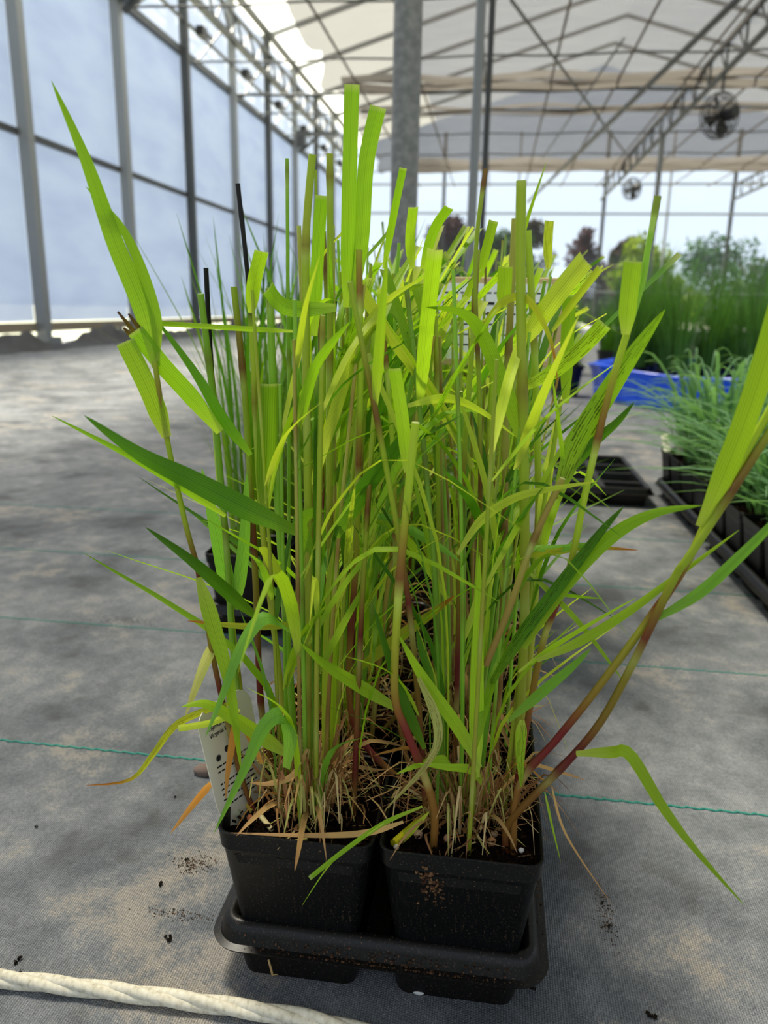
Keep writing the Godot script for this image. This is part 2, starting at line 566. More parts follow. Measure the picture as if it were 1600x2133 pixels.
func make_pot_mesh() -> void:
	var b := MB.new()
	b.loft([[0.0375, 0.0375, 0.008, 0.0], [0.039, 0.039, 0.008, 0.004], [0.0520, 0.0520, 0.009, 0.1100], [0.0524, 0.0524, 0.009, 0.1105], [0.0536, 0.0536, 0.010, 0.1112], [0.0545, 0.0545, 0.010, 0.123], [0.0549, 0.0549, 0.010, 0.1246], [0.0541, 0.0541, 0.0095, 0.1252], [0.0527, 0.0527, 0.009, 0.1245], [0.0515, 0.0515, 0.011, 0.105], [0.037, 0.037, 0.009, 0.003]], Vector3.ZERO, Color.WHITE, 6, true, true)
	pot_mesh = b.done()
	for k in 3:
		rng.seed = 900 + k
		var f := FastNoiseLite.new()
		f.seed = 77 + k
		f.frequency = 60.0
		var s := MB.new()
		var q := 30
		var ids := []
		for i in q + 1:
			for j in q + 1:
				var x := (float(i) / q - 0.5) * 2.0
				var z := (float(j) / q - 0.5) * 2.0
				var e := maxf(absf(x), absf(z))
				var pos := Vector3(x, 0, z) * 0.0518
				# round the corners of the sheet to stay inside the pot
				if absf(x) > 0.8 and absf(z) > 0.8:
					var o := Vector2(absf(x) - 0.8, absf(z) - 0.8)
					if o.length() > 0.2:
						o = o.normalized() * 0.2
						pos = Vector3(signf(x) * (0.8 + o.x), 0, signf(z) * (0.8 + o.y)) * 0.0518
				pos.y = SOIL + f.get_noise_2d(pos.x, pos.z) * 0.006 + f.get_noise_2d(pos.x * 4.0 + 3.0, pos.z * 4.0) * 0.003 - 0.004 * smoothstep(0.8, 1.0, e)
				ids.append(s.vert(pos, Vector3.UP, lin(0.17, 0.125, 0.10)))
		for i in q + 1:
			for j in q + 1:
				var a: Vector3 = s.v[ids[mini(i + 1, q) * (q + 1) + j]] - s.v[ids[maxi(i - 1, 0) * (q + 1) + j]]
				var d: Vector3 = s.v[ids[i * (q + 1) + mini(j + 1, q)]] - s.v[ids[i * (q + 1) + maxi(j - 1, 0)]]
				var nn := d.cross(a).normalized()
				s.n[ids[i * (q + 1) + j]] = nn if nn.y > 0.2 else Vector3.UP
		for i in q:
			for j in q:
				s.quad(ids[i * (q + 1) + j], ids[(i + 1) * (q + 1) + j], ids[(i + 1) * (q + 1) + j + 1], ids[i * (q + 1) + j + 1])
		# crumbs of bark, peat and fibre
		for i in 420:
			var at := Vector3(rng.randf_range(-0.049, 0.049), SOIL + rng.randf_range(0.0, 0.006), rng.randf_range(-0.049, 0.049))
			var tone: Color = [lin(0.12, 0.09, 0.075), lin(0.20, 0.14, 0.10), lin(0.30, 0.20, 0.13), lin(0.10, 0.08, 0.07)][rng.randi() % 4]
			var sz := Vector3(rng.randf_range(0.0006, 0.0022), rng.randf_range(0.0004, 0.0014), rng.randf_range(0.001, 0.005))
			if rng.randf() < 0.07:
				tone = lin(0.66, 0.54, 0.38)
				sz = Vector3(0.0006, 0.0005, rng.randf_range(0.003, 0.010))
			s.box(at, sz, Basis.from_euler(Vector3(rng.randf_range(-0.7, 0.7), rng.randf_range(0, TAU), rng.randf_range(-0.7, 0.7))), tone)
		soil_meshes.append(s.done())

func pebble(r: float, col: Color, sd: int) -> ArrayMesh:
	var f := FastNoiseLite.new()
	f.seed = sd
	f.frequency = 0.9
	var s := SphereMesh.new()
	s.radius = 1.0
	s.height = 2.0
	s.radial_segments = 12
	s.rings = 7
	var a := s.get_mesh_arrays()
	var b := MB.new()
	for i in a[Mesh.ARRAY_VERTEX].size():
		var p: Vector3 = a[Mesh.ARRAY_VERTEX][i]
		b.vert(p * r * (1.0 + 0.35 * f.get_noise_3dv(p * 1.6)), p.normalized(), col)
	b.ix = a[Mesh.ARRAY_INDEX]
	return b.done()

func potted(called: String, label: String, category: String, at: Vector3, turn: float, group: String, k := 0) -> Node3D:
	var o := thing(called, label, category, at, turn, group)
	part(o, "pot", pot_mesh, M.pot_plastic)
	part(o, "soil", soil_meshes[k % 3], M.soil).set_meta("kind", "stuff")
	return o

func thatch(o: Node3D, count: int, reach: float, high: float) -> void:
	var b := MB.new()
	for i in count:
		var a := rng.randf_range(0, TAU)
		var a2 := a + rng.randf_range(-2.4, 2.4)
		var d := Vector3(cos(a), 0, sin(a))
		var d2 := Vector3(cos(a2), 0, sin(a2))
		var s := d * rng.randf_range(0.002, 0.03) + Vector3.UP * (SOIL + rng.randf_range(0.002, 0.015))
		var l := rng.randf_range(0.4, 1.0) * reach * (0.5 if d.z > 0.3 else 1.0)
		var up := pow(rng.randf(), 1.6) * high
		var mid := s + d * l * 0.45 + Vector3.UP * up
		var e := s + d * l * 0.6 + d2 * l * 0.45 + Vector3.UP * (up * rng.randf_range(-0.3, 0.7))
		if Vector2(e.x, e.z).abs()[Vector2(e.x, e.z).abs().max_axis_index()] < 0.05:
			e.y = maxf(e.y, SOIL + 0.001)
		var p := spline([s, mid, e], 7)
		var ww := rng.randf_range(0.0003, 0.0013)
		var w := PackedFloat32Array()
		var sd := PackedVector3Array()
		var cc := PackedColorArray()
		var base: Color = [lin(0.80, 0.66, 0.45), lin(0.68, 0.50, 0.32), lin(0.84, 0.74, 0.54), lin(0.54, 0.38, 0.25), lin(0.72, 0.52, 0.36), lin(0.74, 0.72, 0.42)][rng.randi() % 6]
		for q in 7:
			w.append(ww * (1.0 - 0.75 * pow(q / 6.0, 2.0)))
			sd.append(d2.cross(Vector3.UP).rotated(d, rng.randf_range(-0.5, 0.5)))
			cc.append(base)
		b.ribbon(p, w, sd, cc, 0.3, 1)
	part(o, "dry_thatch", b.done(), M.dry).set_meta("kind", "stuff")

func dry_leaf(o: Node3D, code: String, a: float, l: float, up: float, hw: float) -> void:
	var d := Vector3(cos(a), 0, sin(a))
	var s := d * 0.015 + Vector3.UP * (SOIL + 0.01)
	var ctrl := [s, s + d * l * 0.4 + Vector3.UP * up, s + d * l * 0.75 + Vector3.UP * up * 0.9, s + d * l + Vector3.UP * (up * 0.9 - l * rng.randf_range(0.0, 0.25))]
	part(o, "dry_leaf", blade(ctrl, hw, false, d.cross(Vector3.UP), rng.randf_range(-2, 2), code, 0.35, 10, 1), M.dry)

# stems and blades for a pot of mown wildrye, in the pot's own axes
func wildrye(o: Node3D, culms: int, sd: int, keep := Vector3.ZERO, mown := 0.515, tones := "gymgym", size := 1.0, lush := 1.0) -> void:
	rng.seed = sd
	for i in culms:
		var a := rng.randf_range(0, TAU)
		var q := sqrt(rng.randf()) * 0.034
		var d := Vector3(cos(a), 0, sin(a))
		var s := d * q + Vector3.UP * (SOIL - 0.004)
		var h := mown - o.position.y - SOIL + rng.randf_range(-0.07, 0.03) + (0.055 if rng.randf() < 0.12 else 0.0)
		var out := d * rng.randf_range(0.0, 0.065)
		if out.dot(keep) < 0.0:
			out -= keep * out.dot(keep) * 0.8
		var ctrl := [s, s + Vector3.UP * h * 0.5 + out * 0.35, s + Vector3.UP * h + out]
		var code: String = ["y", "m", "t", "g", "y", "g"][rng.randi() % 6]
		var r := rng.randf_range(0.0011, 0.0020)
		var st := part(o, "culm", culm(ctrl, r * 1.15, r * 0.8, code, 22, 6), M.culm)
		for k in maxi(1, int(rng.randi_range(2, 4) * lush)):
			var t := rng.randf_range(0.22, 0.88)
			var p0: Vector3 = spline(ctrl, 41)[int(t * 40)]
			var b := rng.randf_range(0, TAU)
			var e := Vector3(cos(b), 0, sin(b))
			if e.dot(keep) < 0.0:
				e = e - keep * 2.0 * e.dot(keep)
			var l := rng.randf_range(0.11, 0.24) * size
			var rise := rng.randf_range(0.75, 0.97)
			var bend := rng.randf_range(0.05, 0.5)
			var fwd := sqrt(1.0 - rise * rise)
			var c2 := [p0, p0 + (e * fwd + Vector3.UP * rise) * l * 0.5, p0 + (e * (fwd + bend * 0.35) + Vector3.UP * (rise - bend * 0.3)) * l]
			if rng.randf() < 0.35 and t < 0.62:
				c2 = [p0, p0 + (e * 0.35 + Vector3.UP * 0.8) * l * 0.4, p0 + (e * 0.7 + Vector3.UP * 0.95) * l * 0.55, p0 + (e * 1.1 + Vector3.UP * 0.45) * l * 0.75]
			var cut := false
			var top: float = mown - o.position.y + rng.randf_range(-0.03, 0.05)
			var last: Vector3 = c2[c2.size() - 1]
			if last.y > top and c2.size() == 3:
				cut = true
				var f := clampf((top - p0.y) / (last.y - p0.y), 0.15, 1.0)
				c2 = [p0, p0.lerp(c2[1], f), p0.lerp(last, f)]
			var tone := tones[rng.randi() % tones.length()]
			if rng.randf() < 0.2:
				tone = "d"
			part(st, "leaf_blade", blade(c2, rng.randf_range(0.0022, 0.0046), cut, e.cross(Vector3.UP), rng.randf_range(-0.9, 0.9), tone, 0.3, 11, 2), M.leaf_streaked if rng.randf() < 0.22 else M.leaf)
	# young blades straight from the crown
	for i in int(culms * 1.7 * lush):
		var a := rng.randf_range(0, TAU)
		var d := Vector3(cos(a), 0, sin(a))
		var s := d * rng.randf_range(0.01, 0.035) + Vector3.UP * (SOIL - 0.003)
		var l := rng.randf_range(0.10, 0.42)
		var f := rng.randf_range(0.1, 0.75) if l < 0.28 else rng.randf_range(0.02, 0.3)
		if l > 0.28 and d.dot(keep) < 0.0:
			d = d - keep * 2.0 * d.dot(keep)
		var ctrl := [s, s + (d * f * 0.4 + Vector3.UP) * l * 0.5, s + (d * f * 1.1 + Vector3.UP * 0.85) * l]
		part(o, "leaf_blade", blade(ctrl, rng.randf_range(0.0016, 0.0036), l > 0.34, d.cross(Vector3.UP), rng.randf_range(-1.4, 1.4), ["g", "m", "d", "y", "b", "y"][rng.randi() % 6], 0.3, 10, 1), M.leaf)

# a carrying tray: a turned-down rim, a deck, and one pocket for each pot
func tray(label: String, category: String, at: Vector3, cols: int, rows: int, pitch: float, group := "", plastic := "tray_plastic") -> Node3D:
	var o := thing("carry_tray", label, category, at, 0.0, group)
	var hx := cols * pitch * 0.5 + 0.0045
	var hz := rows * pitch * 0.5 - 0.003
	var b := MB.new()
	var rings := []
	for e in [[0.0035, 0.0318], [0.0040, 0.0332], [-0.0010, 0.0344], [-0.0035, 0.0420], [-0.0050, 0.0462], [-0.0080, 0.0487], [-0.0115, 0.0487], [-0.0140, 0.0462], [-0.0155, 0.0400]]:
		rings.append([hx + e[0], hz + e[0], 0.020 + e[0], e[1]])
	b.loft(rings, Vector3.ZERO, Color.WHITE, 7)
	part(o, "rim", b.done(), M[plastic])
	var k := MB.new()
	var hole := pitch * 0.5 - 0.0075
	for i in cols + 1:
		var x0 := -hx + 0.0155 if i == 0 else (i - cols * 0.5) * pitch - (pitch * 0.5 - hole)
		var x1 := hx - 0.0155 if i == cols else (i - cols * 0.5) * pitch + (pitch * 0.5 - hole)
		if x1 > x0:
			k.box(Vector3((x0 + x1) * 0.5, 0.0400, 0), Vector3(x1 - x0, 0.0015, 2 * hz - 0.031))
	for j in rows + 1:
		var z0 := -hz + 0.0155 if j == 0 else (j - rows * 0.5) * pitch - (pitch * 0.5 - hole)
		var z1 := hz - 0.0155 if j == rows else (j - rows * 0.5) * pitch + (pitch * 0.5 - hole)
		if z1 > z0:
			for i in cols:
				k.box(Vector3((i - cols * 0.5 + 0.5) * pitch, 0.0400, (z0 + z1) * 0.5), Vector3(2 * hole, 0.0015, z1 - z0))
	part(o, "deck", k.done(), M[plastic])
	var pk := MB.new()
	pk.loft([[hole - 0.0075, hole - 0.0075, 0.009, 0.0], [hole - 0.0065, hole - 0.0065, 0.010, 0.003], [hole, hole, 0.010, 0.0405], [hole - 0.001, hole - 0.001, 0.010, 0.0405], [hole - 0.0078, hole - 0.0078, 0.009, 0.0022]], Vector3.ZERO, Color.WHITE, 5, true, true)
	var pm := pk.done()
	for j in rows:
		for i in cols:
			part(o, "pocket", pm, M[plastic], Vector3((i - cols * 0.5 + 0.5) * pitch, 0, (j - rows * 0.5 + 0.5) * pitch))
	return o


# ---------------------------------------------------------------- stems and blades seen singly in the photograph
# pot | depth at first and last point | width in pixels | tone | form: p pointed, c cut, r torn, s stem, k stem with black tip | pixels from base to end
const SEEN := """
0|.470|.455|11|m|s|500,1610 448,1390 415,1200 386,1090 346,905 322,752
0|.456|.450|38|g|c|347,910 312,820 259,712
0|.455|.440|38|m|p|325,765 300,650 238,500 178,330 107,168
0|.455|.448|27|m|p|326,752 318,640 262,490 178,388
0|.470|.450|36|m|r|458,900 395,825 340,765 280,690
0|.480|.455|24|d|p|522,948 465,875 405,775 318,655
0|.490|.470|10|g|c|610,690 500,684 311,672
0|.470|.400|44|d|p|622,1108 520,1062 400,1000 290,945 175,865
0|.480|.420|17|m|p|470,1075 380,1015 270,950 108,866
0|.480|.430|29|d|p|537,1287 470,1228 400,1168 303,1098
0|.455|.440|34|g|p|413,1203 442,1300 478,1430 502,1605
0|.470|.430|32|b|p|640,1352 590,1300 545,1288 500,1350 462,1450 428,1535
0|.450|.415|36|b|p|597,1600 606,1530 588,1490 550,1515 508,1605 446,1735
0|.460|.430|32|g|p|600,1572 555,1540 495,1500 430,1466 378,1472
0|.470|.430|15|o|p|495,1462 430,1480 365,1512 320,1570 270,1625 178,1636
0|.470|.440|22|p|p|447,1335 420,1400 386,1492
0|.455|.430|15|r|p|445,1625 405,1672 355,1736
0|.460|.445|13|y|c|500,1480 440,1505 371,1517
0|.460|.450|18|r|p|545,1590 500,1500 478,1585 470,1665
0|.480|.450|15|o|p|620,1300 520,1305 390,1293
0|.520|.500|13|g|s|500,1470 470,1120 447,860 418,612
0|.530|.510|13|k|k|505,1470 462,1050 440,760 429,558
0|.520|.510|13|m|s|545,1480 532,1200 512,850 487,597
0|.520|.500|12|k|k|590,1480 545,1080 522,650 495,382
0|.500|.490|28|g|c|524,652 530,590 546,524
0|.520|.510|15|g|s|610,1500 582,1100 570,850 562,600
0|.500|.490|15|y|s|640,1530 642,1150 637,700 637,500 651,322
0|.530|.510|13|y|s|690,1430 686,950 688,600 687,320
0|.540|.530|7|g|s|600,1400 602,900 600,640 598,330
1|.520|.510|13|m|s|735,1500 742,1150 750,820 748,520
1|.455|.440|17|m|s|905,1690 878,1600 848,1525 822,1440 832,1220 848,1050 866,880
1|.540|.530|10|m|s|830,1480 822,1030 812,850 798,680
2|.600|.590|10|t|s|915,1350 918,1000 915,700
1|.540|.530|11|m|s|950,1500 962,1050 985,700 995,520
1|.500|.490|20|y|s|1075,1640 1092,1300 1092,1000 1085,620 1086,376
1|.540|.530|14|t|s|1030,1600 1048,1250 1055,850 1073,455
1|.540|.530|14|y|s|1080,1600 1118,1200 1118,850 1100,480
1|.500|.490|18|y|c|1142,560 1141,510 1144,460
1|.490|.460|14|m|s|1075,1650 1128,1350 1184,1195 1222,1015 1266,830 1306,695
1|.460|.455|14|g|s|1306,695 1338,590 1350,520 1371,408
1|.455|.450|34|g|c|1303,697 1309,620 1318,545
1|.480|.455|44|m|p|1160,1040 1200,930 1268,815 1330,722 1386,644
1|.480|.460|21|d|p|1165,1010 1230,930 1285,880 1321,838
1|.470|.465|15|p|s|1012,1385 1060,1270 1112,1125 1172,996
1|.480|.465|10|g|p|1176,992 1166,900 1150,780
1|.480|.440|18|y|p|953,1155 1000,1085 1070,1038 1150,1018 1245,1003
1|.480|.450|26|d|p|1018,1432 1085,1325 1180,1200 1250,1110 1300,1054
1|.480|.440|30|m|p|1090,1350 1180,1212 1270,1120 1360,1070 1462,1053
1|.470|.430|19|g|p|1118,1376 1200,1340 1300,1280 1410,1200 1540,1104
1|.440|.400|22|b|p|1342,1302 1450,1240 1540,1160 1620,1080 1690,1000
1|.460|.410|15|m|s|1080,1640 1160,1540 1240,1440 1385,1245 1432,1170 1482,1070 1600,862 1670,740
1|.460|.410|15|m|s|1060,1715 1150,1620 1240,1520 1312,1395 1402,1210 1442,1150 1600,905 1670,790
1|.425|.400|42|g|c|1460,1098 1500,1010 1552,880 1600,735 1645,580
1|.440|.400|25|g|p|1200,1570 1265,1567 1312,1572 1380,1680 1450,1772 1552,1887
1|.470|.460|29|g|p|993,1620 993,1480 996,1320 999,1155
1|.460|.455|23|g|p|1088,1500 1084,1560 1086,1640
1|.470|.440|26|g|p|1000,1600 960,1525 900,1440 862,1380 832,1325
0|.500|.450|28|g|p|838,1482 745,1425 680,1385 626,1340
1|.450|.440|20|p|p|872,1412 912,1510 895,1585 800,1690
1|.470|.440|20|g|p|945,1610 930,1582 880,1590 826,1612
1|.480|.440|18|g|p|1010,1640 985,1605 930,1598 870,1590
0|.520|.480|23|o|p|735,1402 820,1335 890,1285 948,1240
1|.460|.450|20|y|p|818,1758 850,1735 895,1690
0|.520|.500|27|m|c|722,640 726,450 733,175
0|.520|.500|30|m|c|733,640 752,500 762,340 787,222
0|.530|.520|24|m|c|655,700 660,560 669,407
2|.580|.540|18|g|p|738,790 765,690 800,632 850,602 884,592
2|.580|.560|22|g|p|840,640 862,592 882,660 902,810
0|.520|.500|11|g|p|635,760 640,680 682,624 752,652
1|.540|.520|23|y|c|985,975 900,820 805,690 724,557
1|.560|.540|28|d|p|690,1010 760,900 810,800 850,690
1|.500|.480|34|m|p|1098,945 1060,840 1005,700 960,652 888,640
1|.500|.480|16|o|p|985,720 1040,635 1090,620 1122,655 1150,720 1162,800
1|.500|.470|38|y|c|1085,720 1150,625 1218,540
1|.500|.470|14|y|c|1150,690 1200,622 1250,558
1|.520|.510|25|m|c|1178,840 1182,710 1187,615
1|.500|.460|28|g|c|1082,812 1150,776 1210,727 1258,675
1|.520|.500|19|y|p|850,845 930,830 1000,856 1075,910
0|.510|.500|38|m|c|552,1060 556,930 560,800
0|.520|.500|32|b|p|482,1260 455,1130 420,975
0|.520|.500|26|b|p|490,1270 508,1130 514,985
0|.500|.480|32|m|c|700,640 600,640 560,600
0|.490|.470|24|y|p|600,1240 560,1160 540,1140
1|.560|.540|20|g|c|860,560 855,500 862,432
1|.580|.560|14|m|c|800,560 820,450 840,350
2|.620|.600|20|m|c|880,560 905,480 936,433
2|.640|.620|18|g|c|960,640 1000,560 1028,460
1|.520|.500|9|g|p|1075,560 1095,470 1138,338
1|.520|.510|9|m|s|1000,1500 1000,900 990,560 1012,352
1|.500|.490|28|g|c|1047,640 1050,600 1052,556
0|.500|.480|30|m|p|645,1290 640,1150 625,1090 660,1065 690,1070
0|.490|.470|40|d|p|700,1120 760,1020 830,930 850,880
1|.560|.520|22|b|p|720,1090 800,1080 900,1130 960,1170
1|.540|.520|18|g|p|940,1260 860,1140 800,1090 735,1088
1|.500|.470|17|b|p|1090,1140 1160,1142 1210,1136 1262,1132
1|.500|.470|14|o|p|1085,1160 1150,1150 1230,1141 1330,1146
1|.490|.470|10|m|p|1130,1225 1180,1240 1255,1247
1|.480|.450|11|g|p|1080,1400 1150,1350 1230,1300 1325,1245
1|.490|.460|12|g|p|1100,1190 1200,1290 1300,1420
1|.470|.450|22|b|p|1060,1500 1130,1440 1190,1390 1232,1350
1|.450|.430|5|t|p|1150,1640 1180,1740 1275,1885
1|.450|.430|5|g|p|1135,1650 1150,1720 1168,1795
0|.450|.430|13|t|p|840,1712 760,1735 640,1740 480,1735
0|.450|.400|9|m|c|880,1680 800,1715 720,1770 645,1830
0|.430|.400|4|g|p|800,1715 720,1770 680,1810 630,1885
1|.460|.450|27|g|c|848,985 838,880 820,768
0|.520|.500|24|y|p|655,1010 700,850 745,720 800,632 883,578
1|.460|.450|22|d|p|885,1560 830,1430 778,1262
1|.460|.450|16|d|p|905,1430 880,1360 868,1310
0|.465|.455|14|t|p|640,1560 610,1615 560,1632 520,1630
"""

func build_seen(pots: Array) -> void:
	rng.seed = 4242
	for line in SEEN.split("\n", false):
		var f := line.split("|")
		var o: Node3D = pots[int(f[0])]
		var z0 := -float(f[1])
		var z1 := -float(f[2])
		var ctrl := []
		var px := f[6].split(" ", false)
		for i in px.size():
			var xy := px[i].split(",")
			ctrl.append(P(float(xy[0]), float(xy[1]), lerpf(z0, z1, float(i) / (px.size() - 1))) - o.position)
		var far: float = (R.inverse() * (ctrl[0] + o.position - EYE)).z
		var width: float = float(f[3]) / F * -far
		if f[5] == "s" or f[5] == "k":
			# carried down to the crown in its own pot, where the trace starts behind other stems
			var base: Vector3 = ctrl[0]
			if base.y > SOIL + 0.02 and f[4] != "p" and not line.contains("1306,695 1338"):
				var foot := Vector3(clampf(base.x, -0.036, 0.036), SOIL - 0.004, clampf(base.z, -0.036, 0.036))
				ctrl.push_front(foot)
			var code: String = {"p": "t"}.get(f[4], f[4])
			if f[5] == "k":
				code = "k"
			part(o, "culm", culm(ctrl, width * 0.52, width * 0.44, code, 34, 8), M.culm)
		else:
			var mid: Vector3 = ctrl[ctrl.size() / 2] + o.position - EYE
			var along: Vector3 = ctrl[ctrl.size() - 1] - ctrl[0]
			var hint := along.cross(mid).normalized().rotated(along.normalized(), rng.randf_range(-0.45, 0.45))
			var dry := f[4] == "t" or f[4] == "r"
			part(o, "dry_leaf" if dry else "leaf_blade", blade(ctrl, width * 0.53, f[5] != "p", hint, rng.randf_range(-0.3, 0.3), f[4], 0.22, 20, 2, f[5] == "r"), M.dry if dry else M.leaf_streaked if rng.randf() < 0.12 else M.leaf)


# ---------------------------------------------------------------- the scene
func _ready() -> void:
	# camera: horizon 641 px down at mid frame, tipped by 0.019; the greenhouse runs towards pixel (1030, 645)
	var up := Vector3(0, (1066.5 - 641.0) / F, -1).cross(Vector3(1, -0.019, 0)).normalized()
	if up.y < 0:
		up = -up
	var ahead := Vector3(230.0 / F, (1066.5 - 645.0) / F, -1)
	ahead = (ahead - up * ahead.dot(up)).normalized()
	var rt := ahead.cross(up)
	R = Basis(Vector3(rt.x, up.x, -ahead.x), Vector3(rt.y, up.y, -ahead.y), Vector3(rt.z, up.z, -ahead.z))
	var cam := Camera3D.new()
	cam.name = "camera"
	cam.transform = Transform3D(R, EYE)
	var lens := CameraAttributesPhysical.new()
	lens.frustum_focal_length = 18.0        # 24 mm high sensor: the angle of view of 1600 px over 2133
	lens.frustum_focus_distance = 0.56
	lens.exposure_aperture = 5.0
	lens.frustum_near = 0.02
	lens.frustum_far = 300.0
	cam.attributes = lens
	add_child(cam)
	cam.current = true

	var env := Environment.new()
	env.background_mode = Environment.BG_SKY
	var sm := ProceduralSkyMaterial.new()
	sm.sky_top_color = Color(0.84, 0.89, 0.95)
	sm.sky_horizon_color = Color(0.86, 0.925, 0.985)
	sm.ground_horizon_color = Color(0.62, 0.66, 0.62)
	sm.ground_bottom_color = Color(0.35, 0.36, 0.33)
	sm.sky_energy_multiplier = 0.90
	env.sky = Sky.new()
	env.sky.sky_material = sm
	env.tonemap_mode = Environment.TONE_MAPPER_LINEAR
	env.tonemap_exposure = 1.6
	env.sdfgi_enabled = true
	env.ssao_enabled = true
	env.ssil_enabled = true
	var we := WorldEnvironment.new()
	we.name = "sky"
	we.environment = env
	add_child(we)

	# the sun: high, to the left and a little beyond the plants, softened by thin cloud and the shade cloth
	var sun := DirectionalLight3D.new()
	sun.name = "sun"
	sun.light_energy = 5.3
	sun.light_color = Color(1.0, 0.97, 0.90)
	sun.light_angular_distance = 12.0
	sun.shadow_enabled = true
	add_child(sun)
	sun.look_at_from_position(Vector3(-1.6, 5.0, -1.3), Vector3.ZERO)

	make_materials()
	make_pot_mesh()
	build_floor()
	build_left_wall()
	build_roof()
	build_end_wall()
	build_columns()
	build_front_tray()
	build_rear_trays()
	build_right_side()
	build_trees()
	build_small_things()


func build_floor() -> void:
	var fl := struct("floor", "grey woven ground cloth dusted with sand")
	var b := MB.new()
	b.box(Vector3(3, -0.03, -11.5), Vector3(17, 0.06, 31))
	part(fl, "ground_cloth", b.done(), M.floor_cloth)
	# marker yarns woven across the cloth every foot
	for z in [-0.70, -1.02, -1.34, -1.66]:
		var y := MB.new()
		var p := PackedVector3Array()
		var r := PackedFloat32Array()
		var x := -1.6
		var i := 0
		while x < 1.6:
			p.append(Vector3(x, 0.0002 + (0.0006 if i % 2 == 0 else -0.0002), z + (0.0007 if i % 4 < 2 else -0.0007)))
			r.append(0.0013 if z > -0.8 else 0.0008)
			x += 0.004
			i += 1
		y.tube(p, r, 5, PackedColorArray([Color.WHITE]), false)
		part(fl, "marker_yarn", y.done(), M.teal_yarn)
	# the cloth's edge, pulled up and rucked against the wall
	var f := FastNoiseLite.new()
	f.seed = 8
	f.frequency = 0.9
	var e := MB.new()
	var nz := 160
	var nx := 10
	var ids := []
	for i in nz + 1:
		for j in nx + 1:
			var z := -6.5 - 14.0 * i / nz
			var q := float(j) / nx
			var high := maxf(0.0, f.get_noise_2d(z * 0.7, 3.0) + 0.25) * 0.30 + 0.01
			var x := -4.4 - 0.55 * q + 0.10 * f.get_noise_2d(z * 2.0, 9.0)
			ids.append(e.vert(Vector3(x, 0.004 + high * pow(sin(PI * minf(q * 0.8, 1.0)), 1.5) * (0.75 + 0.5 * f.get_noise_2d(z * 5.0, q * 3.0)), z), Vector3.UP))
	for i in nz:
		for j in nx:
			e.quad(ids[i * (nx + 1) + j], ids[(i + 1) * (nx + 1) + j], ids[(i + 1) * (nx + 1) + j + 1], ids[i * (nx + 1) + j + 1])
	for i in nz + 1:
		for j in nx + 1:
			var a: Vector3 = e.v[ids[mini(i + 1, nz) * (nx + 1) + j]] - e.v[ids[maxi(i - 1, 0) * (nx + 1) + j]]
			var d: Vector3 = e.v[ids[i * (nx + 1) + mini(j + 1, nx)]] - e.v[ids[i * (nx + 1) + maxi(j - 1, 0)]]
			var nn := a.cross(d).normalized()
			e.n[ids[i * (nx + 1) + j]] = nn if nn.y > 0 else -nn
	part(fl, "rucked_edge", e.done(), M.fold_cloth)
	var out := struct("outside_ground", "grassy ground outside the greenhouse")
	var g := MB.new()
	g.box(Vector3(0, -0.11, -45), Vector3(160, 0.10, 130))
	part(out, "ground_sheet", g.done(), M.outside_ground)


const WX := -5.0
const BAY := 2.26
const Z0 := -8.09

